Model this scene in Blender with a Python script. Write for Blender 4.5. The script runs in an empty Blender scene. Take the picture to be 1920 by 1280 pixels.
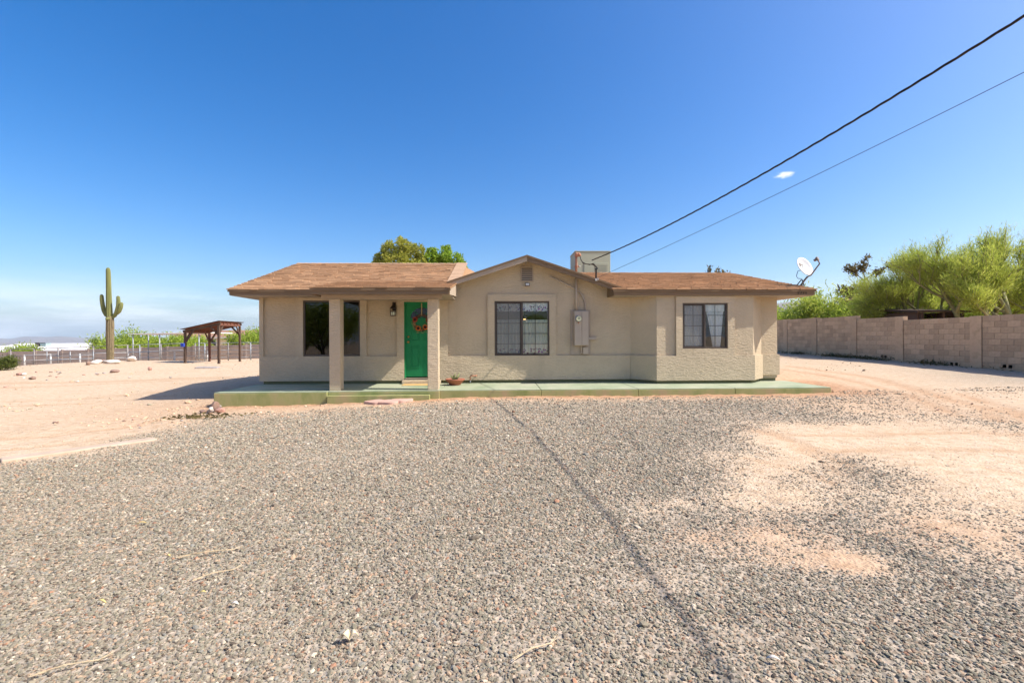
import bpy, bmesh, math, random
import numpy as np
from mathutils import Vector, Matrix, noise as mnoise

# ---------------------------------------------------------------- camera, sky, sun, exposure
sc = bpy.context.scene
COL = sc.collection
F, CX, CY = 853.0, 960.0, 634.0            # lens in photo pixels, where the level view axis meets the photo
ROLL, TH = math.radians(.2), math.radians(2.0)
C, VW = 1.42, 12.15                        # eye height, distance of the front wall
cam = bpy.data.cameras.new('camera'); camo = bpy.data.objects.new('camera', cam); COL.objects.link(camo)
cam.sensor_width = 36.0; cam.lens = 36.0 * F / 1920.0
cam.shift_y = -(640.0 - CY) / 1920.0
cam.clip_start = .05; cam.clip_end = 30000
camo.location = (0, 0, C)
camo.rotation_euler = (Matrix.Rotation(ROLL, 3, 'Y') @ Matrix.Rotation(math.pi / 2, 3, 'X')).to_euler()
sc.camera = camo

SUN_H = Vector((-1.0, .174, -1.06))        # direction the light travels, in the house's own axes
SUN_D = (Matrix.Rotation(TH, 3, 'Z') @ SUN_H).normalized()
s_el = math.asin(-SUN_D.z); s_az = math.atan2(-SUN_D.x, -SUN_D.y)

world = bpy.data.worlds.new("World"); sc.world = world; world.use_nodes = True
wn, wl = world.node_tree.nodes, world.node_tree.links
bg = wn['Background']; bg.inputs[1].default_value = .15
sky = wn.new('ShaderNodeTexSky'); sky.sky_type = 'NISHITA'; sky.sun_disc = False
sky.sun_elevation = s_el; sky.sun_rotation = s_az
sky.altitude = 700; sky.air_density = 1.0; sky.dust_density = 3.4; sky.ozone_density = 2.0
hs = wn.new('ShaderNodeHueSaturation'); hs.inputs['Saturation'].default_value = 1.5; hs.inputs['Hue'].default_value = .506; hs.inputs['Value'].default_value = 1.0
wl.new(sky.outputs[0], hs.inputs['Color'])
# thin clouds low on the sky and one small puff
tc = wn.new('ShaderNodeTexCoord'); sep = wn.new('ShaderNodeSeparateXYZ'); wl.new(tc.outputs['Generated'], sep.inputs[0])
mp = wn.new('ShaderNodeMapping'); mp.inputs['Scale'].default_value = (3.0, 3.0, 26.0); wl.new(tc.outputs['Generated'], mp.inputs[0])
nz = wn.new('ShaderNodeTexNoise'); nz.inputs['Scale'].default_value = 1.6; nz.inputs['Detail'].default_value = 7; nz.inputs['Roughness'].default_value = .58
wl.new(mp.outputs[0], nz.inputs['Vector'])
rmp = wn.new('ShaderNodeMapRange'); rmp.inputs[1].default_value = .36; rmp.inputs[2].default_value = .70; rmp.interpolation_type = 'SMOOTHSTEP'
wl.new(nz.outputs[0], rmp.inputs[0])
band = wn.new('ShaderNodeMapRange'); band.inputs[1].default_value = .125; band.inputs[2].default_value = .005; band.interpolation_type = 'SMOOTHSTEP'
wl.new(sep.outputs[2], band.inputs[0])
mul = wn.new('ShaderNodeMath'); mul.operation = 'MULTIPLY'; wl.new(rmp.outputs[0], mul.inputs[0]); wl.new(band.outputs[0], mul.inputs[1])
mul2 = wn.new('ShaderNodeMath'); mul2.operation = 'MULTIPLY'; mul2.inputs[1].default_value = .62; wl.new(mul.outputs[0], mul2.inputs[0])


def ray(px, py):
    """direction (x, z) per metre of depth of a photo pixel"""
    dx, dy = px - CX, CY - py
    return ((dx * math.cos(ROLL) + dy * math.sin(ROLL)) / F, (-dx * math.sin(ROLL) + dy * math.cos(ROLL)) / F)


a_, b_ = ray(1472, 327.5)
puff = Vector((a_, 1, b_)).normalized()
rt = Vector((puff.y, -puff.x, 0)).normalized(); up = rt.cross(puff)
def wdot(vec, k):
    d = wn.new('ShaderNodeVectorMath'); d.operation = 'DOT_PRODUCT'; d.inputs[1].default_value = vec * k
    wl.new(tc.outputs['Generated'], d.inputs[0]); return d.outputs['Value']
cmb = wn.new('ShaderNodeCombineXYZ'); wl.new(wdot(rt, 62), cmb.inputs[0]); wl.new(wdot(up, 170), cmb.inputs[1])
n2 = wn.new('ShaderNodeTexNoise'); n2.inputs['Scale'].default_value = 1.3; n2.inputs['Detail'].default_value = 4; wl.new(cmb.outputs[0], n2.inputs['Vector'])
off = wn.new('ShaderNodeVectorMath'); off.operation = 'LENGTH'; wl.new(cmb.outputs[0], off.inputs[0])
ad = wn.new('ShaderNodeMath'); ad.operation = 'MULTIPLY_ADD'; ad.inputs[1].default_value = 1.5; wl.new(n2.outputs[0], ad.inputs[0]); wl.new(off.outputs['Value'], ad.inputs[2])
pf = wn.new('ShaderNodeMapRange'); pf.inputs[1].default_value = 1.95; pf.inputs[2].default_value = .9; pf.inputs[4].default_value = .8; pf.interpolation_type = 'SMOOTHSTEP'; wl.new(ad.outputs[0], pf.inputs[0])
fr = wn.new('ShaderNodeMath'); fr.operation = 'GREATER_THAN'; fr.inputs[1].default_value = .5; wl.new(wdot(puff, 1), fr.inputs[0])
pm = wn.new('ShaderNodeMath'); pm.operation = 'MULTIPLY'; wl.new(pf.outputs[0], pm.inputs[0]); wl.new(fr.outputs[0], pm.inputs[1])
mx = wn.new('ShaderNodeMath'); mx.operation = 'MAXIMUM'; wl.new(mul2.outputs[0], mx.inputs[0]); wl.new(pm.outputs[0], mx.inputs[1])
cm = wn.new('ShaderNodeMix'); cm.data_type = 'RGBA'; wl.new(mx.outputs[0], cm.inputs[0]); wl.new(hs.outputs[0], cm.inputs[6]); cm.inputs[7].default_value = (7.0, 7.0, 7.3, 1)
wl.new(cm.outputs[2], bg.inputs[0])

sl = bpy.data.lights.new('sun', 'SUN'); sl.energy = 5.0; sl.angle = math.radians(.53); sl.color = (1.0, .97, .915)
so = bpy.data.objects.new('sun', sl); COL.objects.link(so); so.rotation_euler = SUN_D.to_track_quat('-Z', 'Y').to_euler()
so.location = (20, 0, 30)

vs = sc.view_settings
vs.view_transform = 'Standard'; vs.look = 'None'; vs.gamma = 1.0; vs.exposure = .52; vs.use_curve_mapping = False
sc.cycles.use_denoising = True; sc.cycles.max_bounces = 8; sc.cycles.transparent_max_bounces = 24
sc.cycles.volume_bounces = 0

# ---------------------------------------------------------------- positions from the photograph
def HP(px, py, hy):
    """photo pixel -> (x, z) on a plane parallel to the house front, hy metres behind it"""
    a, b = ray(px, py); t = (VW + hy) / (math.cos(TH) - a * math.sin(TH))
    return t * (a * math.cos(TH) + math.sin(TH)), C + t * b
def WP(px, py, d):
    """photo pixel at depth d -> world point"""
    a, b = ray(px, py); return Vector((a * d, d, C + b * d))
def GP(px, py, z=0.0):
    """photo pixel -> world x, y on level ground z"""
    a, b = ray(px, py); t = (z - C) / b; return a * t, t
HM = Matrix.Rotation(TH, 4, 'Z') @ Matrix.Translation((0, VW, 0))
def H(x, y, z): return HM @ Vector((x, y, z))

# ---------------------------------------------------------------- mesh helpers
class MB:
    def __init__(s): s.v = []; s.f = []
    def quad(s, *p):
        n = len(s.v); s.v += [tuple(q) for q in p]; s.f.append(tuple(range(n, n + len(p)))); return s
    def box(s, x0, x1, y0, y1, z0, z1):
        n = len(s.v)
        s.v += [(x0, y0, z0), (x1, y0, z0), (x1, y1, z0), (x0, y1, z0), (x0, y0, z1), (x1, y0, z1), (x1, y1, z1), (x0, y1, z1)]
        s.f += [tuple(n + i for i in q) for q in ((0, 3, 2, 1), (4, 5, 6, 7), (0, 1, 5, 4), (1, 2, 6, 5), (2, 3, 7, 6), (3, 0, 4, 7))]
        return s
    def prism(s, poly, d):
        """polygon (3D, planar) swept by vector d"""
        n = len(s.v); k = len(poly); d = Vector(d)
        s.v += [tuple(p) for p in poly] + [tuple(Vector(p) + d) for p in poly]
        s.f += [tuple(range(n, n + k)), tuple(range(n + 2 * k - 1, n + k - 1, -1))]
        s.f += [(n + i, n + k + i, n + k + (i + 1) % k, n + (i + 1) % k) for i in range(k)]
        return s
    def bar(s, p, q, w, h, up=(0, 0, 1)):
        p, q = Vector(p), Vector(q); d = (q - p).normalized(); upv = Vector(up)
        if abs(d.dot(upv)) > .98: upv = Vector((0, 1, 0))
        a = d.cross(upv).normalized(); b = a.cross(d)
        return s.prism([p + a * w / 2 + b * h / 2, p - a * w / 2 + b * h / 2, p - a * w / 2 - b * h / 2, p + a * w / 2 - b * h / 2], q - p)
    def tube(s, pts, r, seg=8, caps=True):
        pts = [Vector(p) for p in pts]; k = len(pts)
        rr = r if hasattr(r, '__len__') else [r] * k
        n0 = len(s.v); ref = None
        for i, p in enumerate(pts):
            t = (pts[min(i + 1, k - 1)] - pts[max(i - 1, 0)]).normalized()
            if ref is None: ref = t.orthogonal().normalized()
            ref = (ref - t * ref.dot(t)).normalized(); b = t.cross(ref)
            for j in range(seg):
                g = 2 * math.pi * j / seg
                s.v.append(tuple(p + (ref * math.cos(g) + b * math.sin(g)) * rr[i]))
        for i in range(k - 1):
            for j in range(seg):
                a = n0 + i * seg + j; b = n0 + i * seg + (j + 1) % seg
                s.f.append((a, b, b + seg, a + seg))
        if caps:
            s.f.append(tuple(range(n0 + seg - 1, n0 - 1, -1))); s.f.append(tuple(n0 + (k - 1) * seg + j for j in range(seg)))
        return s
    def lathe(s, prof, seg=24, c=(0, 0, 0)):
        n0 = len(s.v); k = len(prof)
        for r, z in prof:
            for j in range(seg):
                g = 2 * math.pi * j / seg; s.v.append((c[0] + r * math.cos(g), c[1] + r * math.sin(g), c[2] + z))
        for i in range(k - 1):
            for j in range(seg):
                a = n0 + i * seg + j; b = n0 + i * seg + (j + 1) % seg; s.f.append((a, b, b + seg, a + seg))
        s.f.append(tuple(range(n0 + seg - 1, n0 - 1, -1))); s.f.append(tuple(n0 + (k - 1) * seg + j for j in range(seg)))
        return s
    def build(s, name, mat, parent=None, smooth=False, bevel=0, fix=True):
        me = bpy.data.meshes.new(name); me.from_pydata(s.v, [], s.f)
        if fix:
            bm = bmesh.new(); bm.from_mesh(me); bmesh.ops.recalc_face_normals(bm, faces=bm.faces); bm.to_mesh(me); bm.free()
        me.materials.append(mat)
        if smooth: me.shade_smooth()
        o = bpy.data.objects.new(name, me); COL.objects.link(o)
        if parent: o.parent = parent
        if bevel:
            m = o.modifiers.new('edge', 'BEVEL'); m.width = bevel; m.segments = 2; m.limit_method = 'ANGLE'
        return o

def sheet(xs, zs, solid, y0, y1):
    """upright slab between y0 (front) and y1 made of the grid cells that solid(x, z) keeps: openings get real reveals"""
    xs = sorted(set(round(x, 4) for x in xs)); zs = sorted(set(round(z, 4) for z in zs)); m = MB()
    nx, nz_ = len(xs) - 1, len(zs) - 1
    g = [[solid((xs[i] + xs[i + 1]) / 2, (zs[j] + zs[j + 1]) / 2) for j in range(nz_)] for i in range(nx)]
    at = lambda i, j: 0 <= i < nx and 0 <= j < nz_ and g[i][j]
    for i in range(nx):
        for j in range(nz_):
            if not g[i][j]: continue
            a, b, c, d = xs[i], xs[i + 1], zs[j], zs[j + 1]
            m.quad((a, y0, c), (b, y0, c), (b, y0, d), (a, y0, d)); m.quad((a, y1, c), (a, y1, d), (b, y1, d), (b, y1, c))
            if not at(i - 1, j): m.quad((a, y0, c), (a, y0, d), (a, y1, d), (a, y1, c))
            if not at(i + 1, j): m.quad((b, y0, c), (b, y1, c), (b, y1, d), (b, y0, d))
            if not at(i, j - 1): m.quad((a, y0, c), (a, y1, c), (b, y1, c), (b, y0, c))
            if not at(i, j + 1): m.quad((a, y0, d), (b, y0, d), (b, y1, d), (a, y1, d))
    return m

def tag(o, label=None, cat=None, group=None, kind=None):
    if label: o['label'] = label
    if cat: o['category'] = cat
    if group: o['group'] = group
    if kind: o['kind'] = kind
    return o
def thing(name, label, cat, loc=(0, 0, 0), rz=0, group=None):
    o = bpy.data.objects.new(name, None); COL.objects.link(o); o.empty_display_size = .2
    o.location = loc; o.rotation_euler = (0, 0, rz)
    return tag(o, label, cat, group)
def Hthing(name, label, cat, x, y, z, group=None): return thing(name, label, cat, H(x, y, z), TH, group)

# ---------------------------------------------------------------- materials
def mat(name, col, rough=.85, metal=0.0, spec=.3):
    m = bpy.data.materials.new(name); m.use_nodes = True; b = m.node_tree.nodes['Principled BSDF']
    b.inputs['Base Color'].default_value = (*col, 1); b.inputs['Roughness'].default_value = rough
    b.inputs['Metallic'].default_value = metal; b.inputs['Specular IOR Level'].default_value = spec
    return m
def nodes(m): return m.node_tree.nodes, m.node_tree.links, m.node_tree.nodes['Principled BSDF']
def noise_tex(n, l, scale, detail=5, rough=.55, stretch=None, coord='Object', src=None):
    t = n.new('ShaderNodeTexNoise'); t.inputs['Scale'].default_value = scale; t.inputs['Detail'].default_value = detail; t.inputs['Roughness'].default_value = rough
    c = src
    if c is None:
        tc_ = n.new('ShaderNodeTexCoord'); c = tc_.outputs[coord]
    if stretch:
        mp_ = n.new('ShaderNodeMapping'); mp_.inputs['Scale'].default_value = stretch; l.new(c, mp_.inputs[0]); c = mp_.outputs[0]
    l.new(c, t.inputs['Vector']); return t
def ramp(n, l, src, stops):
    r = n.new('ShaderNodeValToRGB'); l.new(src, r.inputs[0]); e = r.color_ramp.elements
    while len(e) < len(stops): e.new(.5)
    for el, (p, c) in zip(e, stops): el.position = p; el.color = (*c, 1)
    return r
def mixc(n, l, fac, a, b, mode='MIX'):
    x = n.new('ShaderNodeMix'); x.data_type = 'RGBA'; x.blend_type = mode
    for s_, v in ((0, fac), (6, a), (7, b)):
        if hasattr(v, 'links') or hasattr(v, 'is_linked'): l.new(v, x.inputs[s_])
        else: x.inputs[s_].default_value = v if s_ == 0 else (*v, 1)
    return x.outputs[2]
def bump(n, l, b, h, strength=.5, dist=.01):
    u = n.new('ShaderNodeBump'); u.inputs['Strength'].default_value = strength; u.inputs['Distance'].default_value = dist
    l.new(h, u.inputs['Height']); l.new(u.outputs[0], b.inputs['Normal']); return u
def mottled(name, cols, scale=3.0, rough=.85, metal=0, bscale=None, bstr=.3, bdist=.004, spec=.3, stretch=None, detail=6):
    m = mat(name, cols[0], rough, metal, spec); n, l, b = nodes(m)
    t = noise_tex(n, l, scale, detail, .6, stretch)
    k = len(cols); r = ramp(n, l, t.outputs[0], [(.3 + .4 * i / max(1, k - 1), c) for i, c in enumerate(cols)])
    l.new(r.outputs[0], b.inputs['Base Color'])
    if bscale:
        t2 = noise_tex(n, l, bscale, 6, .6, stretch); bump(n, l, b, t2.outputs[0], bstr, bdist)
    return m
def attr_var(m, attr, lo, hi):
    """multiply the base colour by a per-piece tone"""
    n, l, b = nodes(m); a = n.new('ShaderNodeAttribute'); a.attribute_name = attr
    mr = n.new('ShaderNodeMapRange'); mr.inputs[3].default_value = lo; mr.inputs[4].default_value = hi; l.new(a.outputs['Fac'], mr.inputs[0])
    src = b.inputs['Base Color'].links[0].from_socket if b.inputs['Base Color'].links else None
    vm = n.new('ShaderNodeVectorMath'); vm.operation = 'SCALE'
    if src: l.new(src, vm.inputs[0])
    else: vm.inputs[0].default_value = b.inputs['Base Color'].default_value[:3]
    l.new(mr.outputs[0], vm.inputs['Scale']); l.new(vm.outputs[0], b.inputs['Base Color'])
def rand_var(m, lo, hi):
    n, l, b = nodes(m); a = n.new('ShaderNodeObjectInfo')
    mr = n.new('ShaderNodeMapRange'); mr.inputs[3].default_value = lo; mr.inputs[4].default_value = hi; l.new(a.outputs['Random'], mr.inputs[0])
    src = b.inputs['Base Color'].links[0].from_socket if b.inputs['Base Color'].links else None
    vm = n.new('ShaderNodeVectorMath'); vm.operation = 'SCALE'
    if src: l.new(src, vm.inputs[0])
    else: vm.inputs[0].default_value = b.inputs['Base Color'].default_value[:3]
    l.new(mr.outputs[0], vm.inputs['Scale']); l.new(vm.outputs[0], b.inputs['Base Color'])

M = {}
def stucco(name, col):
    m = mat(name, col, .92, 0, .2); n, l, b = nodes(m)
    big = noise_tex(n, l, 1.1, 5, .6); r = ramp(n, l, big.outputs[0], [(.3, tuple(c * .9 for c in col)), (.7, tuple(c * 1.07 for c in col))])
    fine = noise_tex(n, l, 55, 4, .6); c2 = mixc(n, l, .16, r.outputs[0], fine.outputs[0], 'OVERLAY')
    pt = noise_tex(n, l, 1, 5, .65, (2.6, 2.6, .55)); pr_ = n.new('ShaderNodeMapRange'); pr_.inputs[1].default_value = .56; pr_.inputs[2].default_value = .74; pr_.inputs[4].default_value = .34; l.new(pt.outputs[0], pr_.inputs[0])
    c2 = mixc(n, l, pr_.outputs[0], c2, tuple(c * .72 for c in col)); l.new(c2, b.inputs['Base Color'])
    t1 = noise_tex(n, l, 1, 7, .7, (9, 30, 27)); t2 = noise_tex(n, l, 1, 3, .6, (42, 60, 95))
    r1 = n.new('ShaderNodeMapRange'); r1.inputs[1].default_value = .38; r1.inputs[2].default_value = .62; r1.interpolation_type = 'SMOOTHSTEP'; l.new(t1.outputs[0], r1.inputs[0])
    s_ = n.new('ShaderNodeMath'); s_.operation = 'MULTIPLY_ADD'; s_.inputs[1].default_value = .35; l.new(t2.outputs[0], s_.inputs[0]); l.new(r1.outputs[0], s_.inputs[2])
    bump(n, l, b, s_.outputs[0], .8, .010); m.cycles.use_bump_map_correction = False
    return m
M['stucco'] = stucco('stucco', (.55, .435, .29))
M['trim'] = mottled('painted_trim_wood', [(.36, .28, .20), (.41, .325, .235)], 4, .7, bscale=60, bstr=.15)
M['fascia'] = mottled('brown_fascia_paint', [(.17, .108, .055), (.215, .14, .078)], 3, .65, stretch=(1, 6, 12), bscale=40, bstr=.12, bdist=.002)
M['soffit'] = mottled('soffit_paint', [(.34, .27, .20), (.40, .32, .24)], 3, .8)
M['shingle'] = mottled('asphalt_shingle', [(.35, .19, .09), (.50, .29, .15), (.42, .24, .12)], 30, .95, bscale=140, bstr=.5, bdist=.003)
attr_var(M['shingle'], 'tone', .70, 1.18)
M['shingle_cap'] = mottled('shingle_cap', [(.46, .29, .17), (.54, .35, .215)], 20, .95, bscale=120, bstr=.5)  # paler than the roof shingles: the sunlit look of the hip is in the colour
M['bronze'] = mottled('bronze_window_frame', [(.062, .042, .028), (.085, .058, .038)], 6, .45, spec=.5)
M['door'] = mottled('green_door_paint', [(.008, .19, .058), (.011, .215, .07)], 3, .55, spec=.3, bscale=30, bstr=.04)
M['doordark'] = mat('brass', (.45, .24, .08), .35, 1)
M['slabtop'] = mottled('faded_green_concrete', [(.235, .28, .165), (.33, .355, .23), (.41, .40, .28)], 1.7, .8, bscale=50, bstr=.2)
def slabside():
    m = mottled('mossy_green_paint', [(.23, .27, .08), (.37, .35, .14), (.45, .33, .175)], 2.2, .85, stretch=(1, 1, .45), bscale=25, bstr=.3, bdist=.006); return m
M['slabside'] = slabside()
M['stem'] = mottled('green_stem_wall', [(.16, .16, .075), (.20, .185, .10)], 3, .9)
M['steel'] = mottled('beige_enamel', [(.42, .335, .25), (.46, .37, .275)], 3, .6, spec=.4)
M['acgreen'] = mottled('olive_enamel', [(.36, .37, .26), (.41, .415, .295)], 2, .6, spec=.4, stretch=(1, 1, .3))
M['rust'] = mottled('rusted_pipe', [(.36, .14, .075), (.50, .24, .14)], 14, .75)
M['black'] = mat('black_rubber', (.012, .011, .010), .6)
M['wire'] = mottled('weathered_cable', [(.010, .010, .010), (.04, .022, .012)], 8, .6)
M['blueline'] = mat('thin_cable_grey', (.05, .07, .09), .5)
M['white'] = mottled('white_enamel', [(.54, .525, .49), (.60, .585, .55)], 3, .45)
M['dishgrey'] = mottled('brown_grey_metal', [(.16, .125, .10), (.20, .16, .13)], 8, .6)
M['darkmetal'] = mat('dark_bronze_metal', (.045, .033, .024), .5, .3)
M['lampglass'] = mat('milky_glass', (.75, .78, .62), .3)
M['terracotta'] = mottled('terracotta', [(.36, .115, .065), (.43, .15, .085)], 5, .85)
M['aloe'] = mottled('aloe_green', [(.14, .20, .06), (.30, .27, .12)], 12, .6)
M['mat'] = mottled('straw_mat', [(.55, .33, .12), (.68, .45, .18)], 30, .95)
M['paver'] = mottled('pink_paver', [(.50, .30, .23), (.58, .37, .29)], 6, .9, bscale=40)
M['rockbrown'] = mottled('brown_rock', [(.17, .10, .07), (.30, .19, .14), (.24, .15, .11)], 7, .95, bscale=18, bstr=.6, bdist=.02)
M['rockpink'] = mottled('pink_rock', [(.42, .22, .16), (.52, .31, .24)], 6, .95, bscale=18, bstr=.6, bdist=.02)
M['rockwhite'] = mottled('white_rock', [(.52, .43, .35), (.68, .59, .50), (.74, .66, .58)], 6, .95, bscale=14, bstr=.6, bdist=.02)
M['rockgrey'] = mottled('grey_rock', [(.30, .25, .22), (.42, .36, .32)], 6, .95, bscale=18, bstr=.6, bdist=.02)
M['block'] = mottled('concrete_block', [(.46, .315, .19), (.58, .405, .25), (.52, .36, .22)], 4, .95, bscale=90, bstr=.5, bdist=.004)
rand_var(M['block'], .84, 1.14)
M['block_far'] = mottled('concrete_block_far', [(.46, .315, .19), (.58, .405, .25)], 2.5, .95, bscale=70, bstr=.5)
attr_var(M['block_far'], 'tone', .84, 1.14)
M['mortar'] = mottled('mortar', [(.27, .19, .135), (.33, .235, .165)], 8, .95)
M['farblock'] = mottled('grey_block', [(.33, .255, .205), (.40, .31, .25)], 1.5, .95)
rand_var(M['farblock'], .9, 1.1)
M['galv'] = mottled('galvanised_pipe', [(.27, .28, .28), (.38, .39, .39)], 5, .5, .35)
M['pipedark'] = mottled('weathered_pipe', [(.20, .17, .15), (.30, .27, .25)], 6, .6, .2)
M['woodred'] = mottled('stained_timber', [(.13, .05, .03), (.20, .085, .05)], 5, .8, stretch=(6, 6, 1))
M['woodroof'] = mottled('red_roof_boards', [(.30, .085, .045), (.40, .12, .06)], 5, .85)
M['wooddark'] = mottled('dark_timber', [(.075, .045, .03), (.12, .075, .05)], 5, .85)
M['saguaro_g'] = mottled('saguaro_skin', [(.15, .16, .05), (.22, .215, .07)], 3, .7, stretch=(3, 3, .6))
M['saguaro_b'] = mottled('saguaro_corky_base', [(.10, .07, .04), (.24, .185, .10), (.17, .13, .07)], 3, .85, stretch=(3, 3, 1.2), bscale=9, bstr=.8, bdist=.03)
M['spine'] = mat('saguaro_spines', (.45, .36, .22), .8)
M['yellowwall'] = mottled('cream_stucco', [(.68, .54, .30), (.74, .60, .35)], 1, .9)
M['browntile'] = mottled('brown_roof_tile', [(.27, .14, .09), (.36, .20, .13)], 4, .9)
M['whiteroof'] = mottled('white_roof_coating', [(.74, .68, .63), (.82, .77, .73)], .7, .7)
M['brownwall'] = mottled('brown_stucco', [(.14, .085, .06), (.19, .12, .085)], 1.2, .9)
M['bark'] = mottled('bark', [(.09, .065, .04), (.16, .115, .075)], 9, .95, stretch=(3, 3, 1), bscale=20, bstr=.6, bdist=.01)
M['barkgreen'] = mottled('green_bark', [(.20, .19, .075), (.30, .27, .13)], 5, .85)
M['darkglass_in'] = mat('dark_interior', (.05, .045, .04), .9)
M['interior'] = mat('interior_paint', (.45, .42, .37), .9)
M['orange'] = mottled('orange_petal', [(.55, .09, .015), (.62, .16, .02)], 20, .8)
M['redpetal'] = mottled('red_petal', [(.30, .025, .015), (.42, .05, .02)], 20, .8)
M['seed'] = mat('flower_centre', (.03, .014, .01), .9)
M['twig'] = mottled('dry_twig', [(.09, .05, .03), (.16, .09, .05)], 20, .9)
M['ribbon'] = mat('tan_ribbon', (.42, .30, .14), .7)
M['leafdry'] = mat('dry_leaf', (.62, .45, .17), .8)
M['leafpale'] = mat('pale_dry_leaf', (.72, .58, .36), .8)
M['straw'] = mat('dry_grass_stem', (.66, .50, .30), .9)
M['bluebox'] = mat('blue_plastic', (.03, .06, .35), .5)
M['teal'] = mat('teal_grey_enamel', (.30, .38, .36), .6)

def leaf_mat(name, a, b, c):
    m = mat(name, a, .75, 0, .2); n, l, bs = nodes(m)
    at = n.new('ShaderNodeAttribute'); at.attribute_name = 'tone'
    r = ramp(n, l, at.outputs['Fac'], [(0, a), (.5, b), (1, c)]); l.new(r.outputs[0], bs.inputs['Base Color'])
    tr = n.new('ShaderNodeBsdfTranslucent'); l.new(r.outputs[0], tr.inputs[0])
    mx_ = n.new('ShaderNodeMixShader'); mx_.inputs[0].default_value = .5; l.new(bs.outputs[0], mx_.inputs[1]); l.new(tr.outputs[0], mx_.inputs[2])
    l.new(mx_.outputs[0], n['Material Output'].inputs[0]); return m
M['palo'] = leaf_mat('palo_verde_leaf', (.30, .36, .05), (.44, .49, .08), (.57, .57, .15))
M['mesq'] = leaf_mat('mesquite_leaf', (.24, .33, .04), (.36, .45, .06), (.48, .53, .10))
M['olive'] = leaf_mat('olive_tree_leaf', (.22, .24, .035), (.37, .37, .055), (.52, .47, .10))
M['green'] = leaf_mat('broad_green_leaf', (.17, .27, .025), (.28, .40, .04), (.40, .50, .065))
M['creo'] = leaf_mat('creosote_leaf', (.07, .10, .02), (.12, .15, .03), (.19, .19, .05))
M['drybush'] = leaf_mat('dry_brown_leaf', (.10, .08, .035), (.16, .13, .05), (.22, .17, .07))

def glass_mat(name, refl=1.0, tint=(.93, .95, .92), ior=1.5):
    m = bpy.data.materials.new(name); m.use_nodes = True; n, l = m.node_tree.nodes, m.node_tree.links
    n.remove(n['Principled BSDF'])
    t = n.new('ShaderNodeBsdfTransparent'); t.inputs[0].default_value = (*tint, 1)
    g = n.new('ShaderNodeBsdfGlossy'); g.inputs['Roughness'].default_value = .004; g.inputs[0].default_value = (.95, .97, 1, 1)
    f = n.new('ShaderNodeFresnel'); f.inputs[0].default_value = ior
    mm = n.new('ShaderNodeMath'); mm.operation = 'MULTIPLY'; mm.inputs[1].default_value = refl; l.new(f.outputs[0], mm.inputs[0])
    x = n.new('ShaderNodeMixShader'); l.new(mm.outputs[0], x.inputs[0]); l.new(t.outputs[0], x.inputs[1]); l.new(g.outputs[0], x.inputs[2])
    l.new(x.outputs[0], n['Material Output'].inputs[0]); return m
M['glass'] = glass_mat('window_glass', .9, (.96, .97, .95))
M['glassdark'] = glass_mat('tinted_window_glass', .85, (.30, .27, .24), 1.55)
def screen_mat():
    m = mat('insect_screen', (.30, .29, .27), .8); n, l, b = nodes(m)
    t = n.new('ShaderNodeBsdfTransparent'); x = n.new('ShaderNodeMixShader'); x.inputs[0].default_value = .30
    l.new(t.outputs[0], x.inputs[1]); l.new(b.outputs[0], x.inputs[2]); l.new(x.outputs[0], n['Material Output'].inputs[0]); return m
M['screen'] = screen_mat()
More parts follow.
